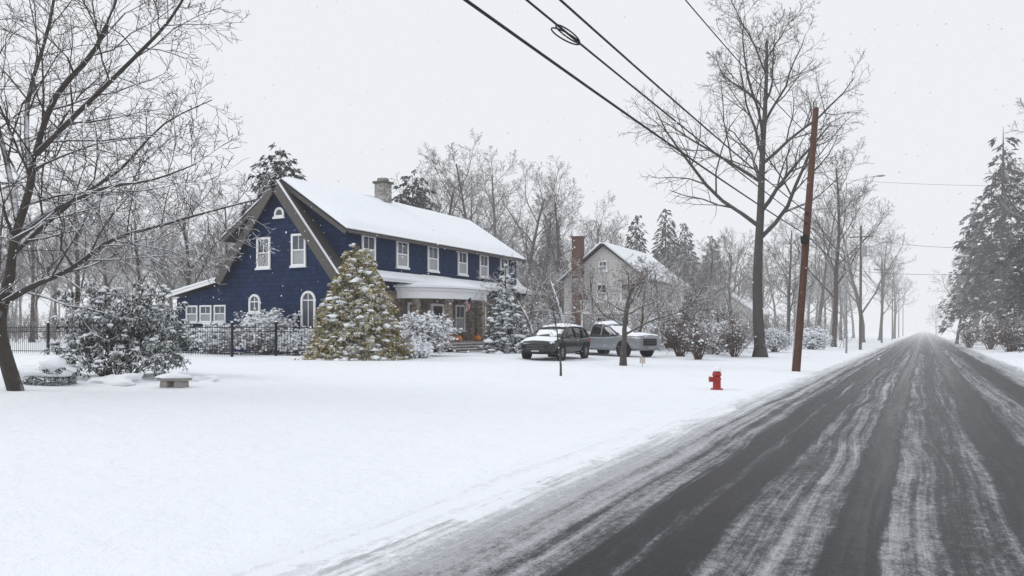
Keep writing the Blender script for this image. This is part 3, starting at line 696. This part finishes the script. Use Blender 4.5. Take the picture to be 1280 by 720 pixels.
e=MB(); bow(e,AX,AY,3.1,3.55,(AX-.3,AY-.3)); pr=e.build('porch_roof',WHITE,H)
e=MB(); bow(e,AX-.31,AY-.31,3.3,3.36); e.build('ceiling',WHITE,pr)
e=MB(); bow(e,AX+.14,AY+.14,3.553,3.72); e.build('cornice',WHITE,pr)
vs=[];fs=[]
for q,(fr_,zz) in enumerate(((1.05,3.724),(1.06,3.85),(.97,3.93),(.5,4.3),(.02,4.65))):
    for k in range(N+1):
        p=ell(k,(AX+.1)*fr_,(AY+.1)*(fr_ if fr_>.9 else .35+.65*fr_)); vs.append((p[0],p[1],zz))
for q in range(4):
    for k in range(N): a=q*(N+1)+k; fs.append((a,a+1,a+N+2,a+N+1))
MB().add(vs,fs).build('snow',SNOW,pr,True)
pn=MB().prism(slab(.05,4.42,1.0,3.95,.1),1.2,L).build('pent_roof',WHITE,H); MB().prism(slab(.1,4.4,.98,3.96,.14,.103),1.25,L-.05).build('snow',SNOW,pn,bevel=.04)
e=MB(); bow(e,AX,AY,-.2,.55); e.build('porch_floor',CONC,H)
for k in (3,8,16,21):
    p=ell(k,AX-.3,AY-.35); MB().box(p[0]-.19,p[0]+.19,p[1]-.19,p[1]+.19,.55,3.1).build('column',TSTONE,H,bevel=.02)
for k in range(4):
    s_=MB().box(2.0,2.85+.38*(3-k),6.2,13.4,-.2,.145*k).build('step',STEPM,H,bevel=.015)
    MB().box(2.9+.38*(3-k)-.42,2.80+.38*(3-k),6.3,13.3,.145*k+.002,.145*k+.022).build('snow',SNOW,s_,bevel=.008)
d_=MB().box(.092,.16,YC-.55,YC+.55,.55,2.75).build('door',DOORM,H,bevel=.01)
fr=MB().box(.092,.2,YC-.75,YC-.553,.55,2.9).box(.092,.2,YC+.553,YC+.75,.55,2.9).box(.092,.2,YC-.553,YC+.553,2.753,2.9).build('frame',WHITE,d_); MB().cyl((.16,YC+.4,1.55),(.23,YC+.4,1.55),.035).build('handle',GALV,d_)
for y_ in (6.9,12.3): window(H,(.092,y_,1.2),'x+',1.2,1.7)
# wreath on the door
R=random.Random(15); t=thing('wreath','green holiday wreath with a red bow hanging on the front door','wreath',(HX+.2,HY+YC,HZ+2.05)); lf=MB()
for k in range(420):
    a=R.uniform(0,6.28); q=R.gauss(.27,.035); p=Vector((R.uniform(-.02,.06),q*math.cos(a),q*math.sin(a))); d=Vector((R.uniform(-.1,.8),R.gauss(0,.8),R.gauss(0,.8))).normalized()
    lf.leaf(p,d,Vector((.3,.2,1)),.1,.03)
lf.build('foliage',PINE,t,recalc=False)
BOW=m_plain('bow_red',(.4,.02,.025),.6,.2,.1,5)
MB().blob((.08,-.09,-.26),(.03,.1,.06),R,.1,0,True).blob((.08,.09,-.26),(.03,.1,.06),R,.1,0,True).box(.06,.1,-.03,.03,-.5,-.24).build('bow',BOW,t)
def pot(x,y,z,sc,lab):
    t=thing('flower_pot',lab,'pot',(HX+x,HY+y,HZ+z)); R=random.Random(int(y*10))
    MB().lathe([(.16*sc,0),(.24*sc,.36*sc),(.27*sc,.36*sc),(.27*sc,.42*sc),(.2*sc,.41*sc)],16).build('pot',TERRA,t,True)
    lf=MB()
    for k in range(160):
        d=Vector((R.gauss(0,.6),R.gauss(0,.6),1)).normalized(); lf.leaf(Vector((R.gauss(0,.08),R.gauss(0,.08),.4*sc)),d,Vector((1,0,.2)),R.uniform(.2,.5)*sc,.05)
    lf.build('plant',PINE,t,recalc=False)
pot(2.4,7.2,.55,1.4,'terracotta pot of dark leafy plants on the porch, left of the steps'); pot(1.9,11.8,.55,1.4,'terracotta pot of dark leafy plants on the porch, right of the door')
for k,(x,y,lab) in enumerate(((2.45,8.2,'orange pumpkin on the porch at the top of the steps, left one'),(2.4,10.6,'orange pumpkin on the porch at the top of the steps, right one'))):
    t=thing('pumpkin',lab,'pumpkin',(HX+x,HY+y,HZ+.55)); p=MB()
    vs=[];fs=[]
    for i in range(9):
        a=-math.pi/2+math.pi*i/8
        for j in range(24):
            b=2*math.pi*j/24; rr=.24*math.cos(a)*(1+.07*math.cos(8*b)); vs.append((rr*math.cos(b),rr*math.sin(b),.19+.19*math.sin(a)))
    for i in range(8):
        for j in range(24): fs.append((i*24+j,i*24+(j+1)%24,(i+1)*24+(j+1)%24,(i+1)*24+j))
    p.add(vs,fs).build('body',ORANGE,t,True); MB().cyl((0,0,.36),(.03,0,.46),.03,.02,7).build('stem',POLE_G,t)
FLR=m_plain('flag_red',(.30,.03,.03),.8,.1,.1,4); FLB=m_plain('flag_blue',(.015,.02,.09),.8,.1,.1,4); FLW=m_plain('flag_white',(.6,.6,.6),.8,.1,.1,4)
p_=ell(10,AX,AY); t=thing('flag','small striped flag hanging from a slanted staff on the porch front','flag',(HX+p_[0],HY+p_[1],HZ+2.75)); t.scale=(.72,.72,.72)
MB().cyl((-.1,0,0),(.9,-.3,.7),.016,.014,8).build('staff',WHITE,t)
fl=MB(); nu,nv=13,8
def fpnt(i,j):
    u=j/nv; s=.95-.55*u; dr=i/nu*1.0
    return (-.1+1.0*s+.03*math.sin(i*.9+j),-.3*s+.05*math.sin(i*.7+j*1.3),.7*s-dr*.9-.02)
fv=[fpnt(i,j) for i in range(nu+1) for j in range(nv+1)]
for i in range(nu):
    for j in range(nv):
        a_=i*(nv+1)+j; fl.add([fv[a_],fv[a_+1],fv[a_+nv+2],fv[a_+nv+1]],[(0,1,2,3)],2 if (j<4 and i<6) else ((j*1)%2))
fl.build('cloth',[FLR,FLW,FLB],t)
# ------------------------------------------------------------------ pale neighbour house
N2=thing('pale_house','pale beige house with red brick chimney half hidden behind bare trees','house',(-20,62,.38))
W2,L2,E2,R2=7.,11.5,5.5,8.3
MB().prism([(0,-.3),(0,E2),(-3.5,R2-.1),(-7,E2),(-7,-.3)],0,L2).build('wall',BEIGE,N2)
for s in (1,-1):
    P=lambda poly:[(-3.5+s*(a+3.5),b) for a,b in poly]
    sl_=(R2-E2)/3.5
    q=MB().prism(P(slab(-3.5,R2,.45,R2-sl_*3.95,.12)),-.35,L2+.35).build('roof',SHINGLE,N2); MB().prism(P(slab(-3.5,R2,.42,R2-sl_*3.92,.18,.123)),-.3,L2+.3).build('snow',SNOW,q,bevel=.05)
c_=MB().box(-6.0,-5.15,-.7,-.003,-.3,8.9).build('chimney',BRICK,N2); MB().box(-6.05,-5.1,-.75,.05,8.903,9.06).build('cap',BRICK,c_); MB().blob((-5.58,-.36,9.06),(.4,.34,.12),random.Random(2),.2,0,True,0).build('snow',SNOW,c_,True)
for x_,z_ in ((-3.6,3.6),(-1.5,3.6),(-3.6,.9),(-1.5,.9)): window(N2,(x_,-.002,z_),'y-',.95,1.5)
window(N2,(-3.5,-.002,6.1),'y-',.8,.9)
for y_ in (1.6,4.6,7.6):
    for z_ in (.9,3.5): window(N2,(.002,y_,z_),'x+',.95,1.4)
b_=MB().box(-4.6,-.4,-2.2,-.003,2.6,2.78); b_.build('balcony_deck',WHITE,N2)
rl=MB().box(-4.6,-.4,-2.2,-2.13,3.6,3.68)
for k in range(22): rl.box(-4.58+k*.195,-4.54+k*.195,-2.185,-2.145,2.778,3.602)
rl.build('railing',WHITE,N2)
for x_ in (-4.5,-.5): MB().box(x_-.07,x_+.07,-2.15,-2.01,-.3,2.6).build('post',WHITE,N2)
N3=thing('grey_house','distant grey house with snowy roof glimpsed beyond the pale house','house',(*gd(905,105)[:2],.38))
MB().prism([(4,-.3),(4,3.4),(0,6.2),(-4,3.4),(-4,-.3)],0,10).build('wall',BEIGE,N3)
for s in (1,-1): MB().prism([(s*a,b) for a,b in slab(0,6.3,4.4,3.22,.28)],-.3,10.3).build('roof',SNOW,N3,bevel=.05)
window(N3,(0,-.002,3.6),'y-',.9,1.3); window(N3,(4.002,3,1.1),'x+',1.,1.4); window(N3,(4.002,7,1.1),'x+',1.,1.4)
# ------------------------------------------------------------------ iron fence
fpts=[gd(-40,44),gd(60,42),gd(140,40.5),gd(215,39.6),gd(290,38.5),gd(345,39.2),gd(398,40)]
fx,fy,fz=fpts[4]
fe=thing('iron_fence','black iron picket fence running across the garden left of the golden conifer','fence',(fx,fy,fz))
for i in range(len(fpts)-1):
    a=Vector(fpts[i]); b=Vector(fpts[i+1]); o_=Vector((fx,fy,fz)); n=round((b-a).length/.14); pk=MB()
    for zz in (.18,1.2,1.42): pk.tube([a-o_+Vector((0,0,zz)),b-o_+Vector((0,0,zz))],[.02,.02],4,0,True)
    for k in range(1,n):
        p=a.lerp(b,k/n)-o_; pk.tube([p+Vector((0,0,.06)),p+Vector((0,0,1.5)),p+Vector((0,0,1.56))],[.013,.013,.002],4,0,True)
    pk.build('picket_panel',IRON,fe,recalc=False)
for q in fpts:
    p=Vector(q)-Vector((fx,fy,fz)); pb=MB().box(p.x-.05,p.x+.05,p.y-.05,p.y+.05,p.z-.1,p.z+1.66).build('post',IRON,fe)
    MB().blob((p.x,p.y,p.z+1.66),(.07,.07,.07),random.Random(1),.1,0,True,0).build('snow',SNOW,pb,True)
# bench
x,y,z,D=gp(218,484)
be=thing('stone_bench','low stone bench under a thick snow cap beside the dark leaved bush','bench',(x,y,z),math.radians(12))
MB().box(-.38,.38,-.18,.18,.16,.235).build('seat',CONC,be,bevel=.02)
for s in (-1,1): MB().prism([(s*.2-.12,-.08),(s*.2+.12,-.08),(s*.2+.10,.159),(s*.2-.10,.159)],-.15,.15).build('leg',CONC,be,bevel=.02)
MB().blob((0,0,.23),(.42,.24,.12),random.Random(8),.25,0,True,0).build('snow',SNOW,be,True)
# ------------------------------------------------------------------ hydrant
x,y,z,D=gp(896,487)
hy=thing('fire_hydrant','red fire hydrant with a snow cap standing in the snow by the road','hydrant',(x,y,z-.03),math.radians(-60))
MB().lathe([(.17,0),(.17,.05),(.115,.06),(.11,.12),(.105,.42),(.13,.43),(.13,.46),(.12,.47),(.11,.52),(.075,.58),(.03,.61)],20).build('body',HYD,hy,True)
MB().cyl((0,0,.605),(0,0,.66),.03,.026,5).build('operating_nut',HYD,hy)
for s in (-1,1):
    MB().cyl((s*.09,0,.34),(s*.18,0,.34),.05).cyl((s*.178,0,.34),(s*.225,0,.34),.06,None,8).build('side_nozzle',HYD,hy)
MB().cyl((0,-.09,.32),(0,-.17,.32),.07).cyl((0,-.168,.32),(0,-.215,.32),.08,None,8).build('front_nozzle',HYD,hy)
MB().blob((0,0,.55),(.13,.13,.12),random.Random(3),.3,0,True,0).build('snow',SNOW,hy,True)
for k in range(6):
    a=k*1.047; MB().cyl((.145*math.cos(a),.145*math.sin(a),.05),(.145*math.cos(a),.145*math.sin(a),.075),.018,None,6).build('bolt',HYD,hy)
x,y,z,D=gp(803,459)
sg=thing('yard_sign','small pale sign on a thin stake in the lawn in front of the pickup','sign',(x,y,z),YAW)
MB().box(-.012,.012,-.012,.012,-.1,.4).build('stake',GALV,sg); MB().box(-.12,.12,-.03,-.015,.16,.42).build('panel',m_plain('sign_face',(.5,.46,.42),.6,.2,.1,3),sg,bevel=.004)
# ------------------------------------------------------------------ utility poles and wires
x,y,z,D1=gp(995,464); P1=Vector((x,y,z))
tx,ty=at(1020,D1); top1=Vector((tx,ty,zat(135,D1)))-P1
GU='utility poles along the left roadside'
up=thing('utility_pole','leaning red brown wooden utility pole nearest the road','utility pole',(x,y,z),0,GU)
def on(f): return top1*f
MB().tube([on(-.03),on(.0),on(.5),on(1.)],[.175,.17,.145,.115],14,0,True).build('pole',POLE,up,True)
def wp(zz): return on((zz-P1.z)/top1.z)
for zz in (5.5,6.0,6.4): p=wp(zz); MB().cyl(p+Vector((-.05,-.22,0)),p+Vector((-.05,.05,0)),.035).build('cable_clamp',CABLE,up)
p=wp(5.35); MB().box(p.x-.16,p.x+.16,p.y-.42,p.y-.18,p.z-.18,p.z+.12).build('splice_box',CABLE,up,bevel=.03)
p=wp(10.7); MB().cyl(p,p+Vector((0,0,.28)),.05,.04).build('insulator',GALV,up)
p=wp(9.4); MB().lathe([(.03,0),(.06,.03),(.03,.06),(.06,.09),(.03,.12)],10,0,(p.x-.16,p.y,p.z)).build('insulator',GALV,up)
MB().tube([wp(.6)+Vector((-.14,-.13,0)),wp(4.8)+Vector((-.13,-.12,0))],[.025,.025],8,0,True).build('conduit',GALV,up)
x,y,z=gd(1058,57)
sl_=thing('street_lamp','tall thin street lamp rising beside the large roadside tree','street lamp',(x,y,z))
hh=zat(228,57)-z
MB().tube([Vector((0,0,-.2)),Vector((0,0,hh*.5)),Vector((0,0,hh))],[.07,.05,.035],8,0,True).build('pole',GALV,sl_,True)
MB().tube([Vector((0,0,hh-.15)),Vector((.7,.1,hh+.15)),Vector((1.9,.3,hh+.35))],[.025,.02,.018],8,0,True).build('lamp_arm',GALV,sl_,True)
MB().blob((2.2,.36,hh+.34),(.32,.14,.07),random.Random(1),.05,0,True).build('lamp_head',GALV,sl_,True)
poles=[(P1,top1)]
lbl=['second wooden utility pole down the left roadside with crossarm','third utility pole down the left roadside','fourth utility pole down the left roadside','fifth utility pole down the left roadside','sixth and farthest utility pole down the left roadside']
for k in range(5):
    s=73+38*k; X_=-4.75; zz=gz(X_,s)
    u=thing('utility_pole',lbl[k],'utility pole',(X_,s,zz),0,GU); hh=10.2 if k else 10.4
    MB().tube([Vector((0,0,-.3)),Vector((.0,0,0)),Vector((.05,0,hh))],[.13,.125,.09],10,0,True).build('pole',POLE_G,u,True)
    MB().box(-.9,1.0,-.18,-.10,hh-1.,hh-.9).build('crossarm',POLE_G,u)
    for xx in (-.85,-.45,.5,.95): MB().cyl((xx,-.14,hh-.9),(xx,-.14,hh-.7),.04,.03,8).build('insulator',GALV,u)
    if k==0: MB().cyl((.3,-.1,hh-2.6),(.3,-.1,hh-1.7),.22,None,14).build('transformer',GALV,u,bevel=.03)
    poles.append((Vector((X_,s,zz)),Vector((.05,0,hh))))
def wire(label,heights,r,sag,off=0.,z0=None):
    pts=[]
    ends=[Vector((-4.72+off,-8.,z0))]
    for (b,tv),hz in zip(poles,heights):
        f=(hz-b.z)/tv.z; p=b+tv*f; p.x+=off; p.y-=.17; ends.append(p)
    for i in range(len(ends)-1):
        a,b=ends[i],ends[i+1]; n=24
        for k in range(n):
            u=k/n; p=a.lerp(b,u); p.z-=4*sag*u*(1-u); pts.append(p)
    pts.append(ends[-1])
    o=MB().tube([p-pts[24] for p in pts],[r]*len(pts),6,0,True).build('overhead_wire',CABLE,None,True); o.location=pts[24]
    return tag(o,label,'wire','overhead wires along the left roadside'),ends
wire('lowest and thickest overhead cable, leaving the picture top leftmost',[5.55,6.,6.,6.,6.,6.],.020,.22,0,5.6)
_,e2=wire('overhead cable carrying the coiled loop, second from the left at the picture top',[6.0,6.5,6.5,6.5,6.5,6.5],.016,.2,.02,6.15)
wire('overhead cable just above the looped one, third from the left at the picture top',[6.4,7.,7.,7.,7.,7.],.018,.25,.04,6.55)
wire('thin uppermost power wire, rightmost at the picture top',[9.5,9.7,9.6,9.6,9.6,9.6],.014,.6,-.1,8.6)
a,b=e2[0],e2[1]; u=(10.4-a.y)/(b.y-a.y); c=a.lerp(b,u); c.z-=4*.2*u*(1-u)
pts=[]
for k in range(64):
    th=k/64*4*math.pi; s_=1+.12*(k/64); pts.append(Vector((.07*math.cos(th)+.03*math.sin(th*.5),.29*s_*math.cos(th),-.03-.02*math.cos(th)+.055*s_*math.sin(th)+.02*math.sin(th*.5))))
o=MB().tube(pts,[.011]*64,6,0,True).build('cable_loop',CABLE,None,True); o.location=c; tag(o,'coiled black cable loop hanging on an overhead cable near the picture top','cable')
for k,(za,yb,xb,zb,lab) in enumerate(((9.3,78,9.5,8.6,'thin wire crossing the road from the second pole, upper one'),(6.6,70,10,6.4,'thin wire crossing the road from the second pole, lower one'))):
    b0,t0=poles[1]; a=b0+t0*((za-b0.z)/t0.z); b=Vector((xb,yb,zb)); pts=[]
    for i in range(17):
        u=i/16; p=a.lerp(b,u); p.z-=4*.5*u*(1-u); pts.append(p)
    o=MB().tube([p-a for p in pts],[.014]*17,5,0,True).build('service_wire',CABLE,None,True); o.location=a; tag(o,lab,'wire')
a=P1+wp(7.9); b=Vector((9.,40.,7.6)); pts=[]
for i in range(17):
    u=i/16; p=a.lerp(b,u); p.z-=4*.3*u*(1-u); pts.append(p)
o=MB().tube([p-a for p in pts],[.005]*17,5,0,True).build('service_wire',CABLE,None,True); o.location=a; tag(o,'thin wire crossing the road from the leaning pole','wire')
# ------------------------------------------------------------------ cars
def car(label,loc,rot,paint,L,W,Ht,seed,pick=False):
    t=thing('pickup_truck' if pick else 'parked_car',label,'pickup truck' if pick else 'car',loc,rot); R=random.Random(seed); k=L/4.6; w=W/1.85; h=Ht/1.68
    def loft(st,sec):
        vs=[];fs=[];n=None
        for s_ in st:
            r=sec(*s_); n=len(r); vs+=[(x*w,s_[0]*k,z*h) for x,z in r]
        for i in range(len(st)-1):
            for j in range(n): fs.append((i*n+j,i*n+(j+1)%n,(i+1)*n+(j+1)%n,(i+1)*n+j))
        fs+=[tuple(range(n-1,-1,-1)),tuple(range((len(st)-1)*n,len(st)*n))]
        return MB().add(vs,fs)
    def sec(y,hw,zb,zt):
        m=(zb+zt)/2
        pr=[(0,zb),(hw*.8,zb),(hw*.97,zb+.12),(hw,m),(hw*.985,zt-.14),(hw*.91,zt-.01),(hw*.5,zt+.03),(0,zt+.04)]
        return pr+[(-x,z) for x,z in pr[-2:0:-1]]
    if pick: BS=[(-2.3,.88,.46,.98),(-2.24,.91,.40,1.02),(-1.6,.925,.32,1.03),(-.8,.925,.3,1.03),(.9,.925,.28,1.05),(1.2,.92,.28,1.10),(1.75,.915,.30,1.10),(2.18,.90,.34,1.08),(2.28,.87,.38,1.02),(2.31,.82,.42,.90)]
    else: BS=[(-2.3,.76,.45,1.0),(-2.22,.86,.36,1.08),(-1.9,.91,.28,1.12),(-1.2,.925,.26,1.1),(0,.925,.26,1.07),(.9,.925,.26,1.06),(1.25,.92,.26,1.07),(1.75,.90,.28,1.03),(2.08,.85,.30,.97),(2.24,.77,.34,.88),(2.31,.64,.40,.74)]
    loft(BS,sec).build('body',paint,t,True,sub=2)
    z0_=.98 if pick else 1.0
    def gsec(y,hb,ht,zt):
        a=zt-z0_
        pr=[(0,z0_),(hb,z0_),((hb*.62+ht*.38),z0_+a*.45),((hb*.2+ht*.8),z0_+a*.82),(ht,zt-.04*(zt>1.2)),(ht*.85,zt),(0,zt+.02)]
        return pr+[(-x,z) for x,z in pr[-2:0:-1]]
    rsec=lambda y,a,ht,zt:[(0,zt-.05),(ht,zt-.05),(ht*1.03,zt-.03),(ht*.85,zt),(0,zt+.025),(-ht*.85,zt),(-ht*1.03,zt-.03),(-ht,zt-.05)]
    if pick:
        GSn=[(-.78,.8,.72,1.08),(-.73,.84,.7,1.5),(-.62,.85,.69,1.6),(-.1,.86,.69,1.62),(.25,.86,.68,1.58),(.62,.85,.68,1.36),(1.0,.82,.76,1.09)]
        RSn=[(-.72,.5,.67,1.59),(-.55,.6,.69,1.65),(-.1,.6,.69,1.66),(.18,.6,.67,1.63),(.28,.5,.65,1.59)]; PL=(((.86,.92,1.09),(.69,.23,1.585)),((.875,.0,1.06),(.70,.0,1.62)),((.84,-.76,1.05),(.69,-.7,1.58)))
        ry0,ry1=-.7,.26
    else:
        GSn=[(-2.14,.74,.68,1.1),(-2.02,.79,.67,1.34),(-1.84,.81,.66,1.52),(-1.5,.83,.67,1.60),(-.9,.85,.67,1.63),(-.2,.86,.67,1.63),(.25,.86,.66,1.59),(.6,.85,.65,1.46),(.95,.84,.66,1.27),(1.32,.8,.74,1.06)]
        RSn=[(-1.92,.5,.62,1.545),(-1.6,.6,.655,1.63),(-1.0,.6,.67,1.665),(-.2,.6,.67,1.665),(.18,.6,.655,1.635),(.36,.5,.63,1.585)]; PL=(((.85,1.15,1.08),(.665,.3,1.585)),((.872,-.3,1.07),(.69,-.3,1.61)),((.868,-1.25,1.08),(.69,-1.25,1.60)),((.80,-2.06,1.1),(.66,-1.82,1.53)))
        ry0,ry1=-1.88,.3
    loft(GSn,gsec).build('windows',CARGLASS,t,True)
    loft(RSn,rsec).build('roof',paint,t,True)
    for s in (-1,1):
        for (a,b) in PL:
            MB().tube([Vector((s*a[0]*w,a[1]*k,a[2]*h)),Vector((s*(a[0]*.35+b[0]*.65)*w+s*.03,(a[1]*.4+b[1]*.6)*k,(a[2]*.4+b[2]*.6)*h)),Vector((s*b[0]*w,b[1]*k,b[2]*h))],[.045,.04,.035],6,0,True).build('pillar',paint,t)
    if pick:
        for s in (-1,1): MB().box(*sorted((s*.84*w,s*.905*w)),-2.27*k,-.8*k,1.0*h,1.2*h).build('bed_side',paint,t,bevel=.03)
        MB().box(-.835*w,.835*w,-2.29*k,-2.22*k,1.0*h,1.19*h).build('tailgate',paint,t,bevel=.03)
    wr=h*1.04
    for s in (-1,1):
        for yy in (-1.38,1.42):
            MB().cyl((s*.80*w,yy*k,.38*h),(s*.932*w,yy*k,.38*h),.45*h,None,28).build('wheel_arch',TYRE,t)
            ty=MB(); pr=[(.34,.0),(.36,.03),(.36,.19),(.34,.22),(.24,.22),(.24,0)]
            vs=[(s*(.735+z)*w,yy*k+r*wr*c,.36*wr+r*wr*q) for r,z in pr for c,q in CS[24]]; fs=[(i*24+j,i*24+(j+1)%24,((i+1)%6)*24+(j+1)%24,((i+1)%6)*24+j) for i in range(6) for j in range(24)]
            wh=ty.add(vs,fs).build('wheel',TYRE,t,True)
            rm=MB(); X0=s*.935*w
            rm.cyl((s*.86*w,yy*k,.36*wr),(s*.9*w,yy*k,.36*wr),.235*wr,None,24)
            for j in range(10):
                a_=j*.6283; rm.tube([Vector((X0,yy*k,.36*wr)),Vector((X0,yy*k+.23*wr*math.cos(a_),.36*wr+.23*wr*math.sin(a_)))],[.022,.02],5,0,True)
            rm.build('rim',RIM,wh)
        hz=.92 if pick else .86
        MB().blob((s*.72*w,2.2*k if pick else 2.12*k,hz*h),(.16,.12,.08 if pick else .05),R,.05,0,True).build('headlight',LAMPC,t,True)
        MB().blob((s*.78*w,-2.2*k,.95*h),(.09,.07,.12),R,.05,0,True).build('taillight',REDL,t,True)
        MB().blob((s*1.0*w,(.75 if pick else .88)*k,1.14*h),(.12,.06,.08),R,.05,0,True).build('mirror',paint,t,True)
        for yy in (.1,-.5 if pick else -.95): MB().box(min(s*.92,s*.94)*w,max(s*.92,s*.94)*w,yy*k-.1,yy*k+.1,.88*h,.90*h).build('door_handle',RIM,t)
    gt=.9 if pick else .76
    gr=MB().box(-.5*w,.5*w,2.22*k,2.325*k,.54*h,gt*h).build('grille',TYRE,t,bevel=.03)
    for q in range(3): MB().box(-.47*w,.47*w,2.326*k,2.338*k,(.57+(gt-.55)/3*q)*h,(.585+(gt-.55)/3*q)*h).build('slat',RIM,gr)
    MB().box(-.7*w,.7*w,2.1*k,2.335*k,.33*h,.43*h).build('bumper',RIM if pick else TYRE,t,bevel=.04)
    MB().box(-.7*w,.7*w,-2.345*k,-2.15*k,.36*h,.5*h).build('bumper',TYRE,t,bevel=.03)
    MB().box(-.2,.2,2.34*k,2.35*k,.42*h,.5*h).build('licence_plate',BLIND,t)
    def patch(y0_,y1_,hw,zf,th,name,ny=12,nxx=12):
        vs=[];fs=[]
        for j in range(ny+1):
            for i in range(nxx+1):
                u=i/nxx*2-1; v=j/ny; e=max(0,1-max(abs(u),abs(2*v-1))**5); ww=hw*(1+.05*noise.noise((i*.5,j*.5,seed)))
                yy=y0_+(y1_-y0_)*v+.05*noise.noise((u*2.3,j,seed+4))
                vs.append((u*ww*w,yy*k,zf(yy,u)*h-.01+(th*(.8+.5*noise.noise((u*2+seed,v*3,1))))*e**.5))
        for j in range(ny):
            for i in range(nxx): a_=j*(nxx+1)+i; fs.append((a_,a_+1,a_+nxx+2,a_+nxx+1))
        MB().add(vs,fs).build(name,SNOW,t,True)
    if pick:
        patch(ry0,ry1,.70,lambda y,u:1.675-.05*u*u-(.1*max(0,(y+.1)/.4)**2 if y>-.1 else 0),.15,'roof_snow')
        patch(1.05,2.24,.86,lambda y,u:1.14-.04*((max(0,y-1.1))/.95)**1.6-.03*u*u*2,.10,'bonnet_snow')
        patch(-2.2,-.83,.82,lambda y,u:1.09,.17,'bed_snow')
        patch(.36,.98,.66,lambda y,u:1.55-(y-.36)*.73,.05,'windscreen_snow')
    else:
        patch(ry0,ry1,.68,lambda y,u:1.682-.05*u*u-(.1*max(0,(y)/.35)**2 if y>0 else 0)-(.12*((-1.0-y)/.88)**2 if y<-1 else 0),.13,'roof_snow')
        patch(1.28,2.16,.82,lambda y,u:1.11-.13*(max(0,y-1.28)/.85)**1.8-.06*u*u,.09,'bonnet_snow')
        patch(.55,1.2,.62,lambda y,u:1.52-(y-.5)*.58,.05,'windscreen_snow')
    return t
x,y,z,D=gp(690,449); car('black car with snow on its roof and bonnet, parked nearest the porch steps',(x-.3,y+1.2,z),math.pi,DARKP,4.8,1.93,1.64,1)
x,y,z=gd(766,45.); car('silver grey pickup truck under snow, parked right of the black car',(x,y,z),math.radians(-114),SILVP,5.5,1.98,1.84,2,True)
x,y,z=gd(1283,62); car('snow covered car on the right roadside, cut by the picture edge',(x,y,z),0,SILVP,4.7,1.88,1.6,3)
# ------------------------------------------------------------------ falling snow
R=random.Random(99); fs_=MB()
for k in range(2400):
    D=R.uniform(6,36); px=R.uniform(-80,1360); py=R.uniform(-20,450); x,y=at(px,D); z=zat(py,D); 
    if z<.6: continue
    r=R.uniform(.006,.013)
    fs_.add([(x+r,y,z),(x-r,y,z),(x,y+r,z),(x,y-r,z),(x,y,z+r),(x,y,z-r)],[(0,2,4),(2,1,4),(1,3,4),(3,0,4),(2,0,5),(1,2,5),(3,1,5),(0,3,5)])
tag(fs_.build('falling_snow',FLAKE,recalc=False),'small white snowflakes drifting down through the air','snowflakes',kind='stuff')
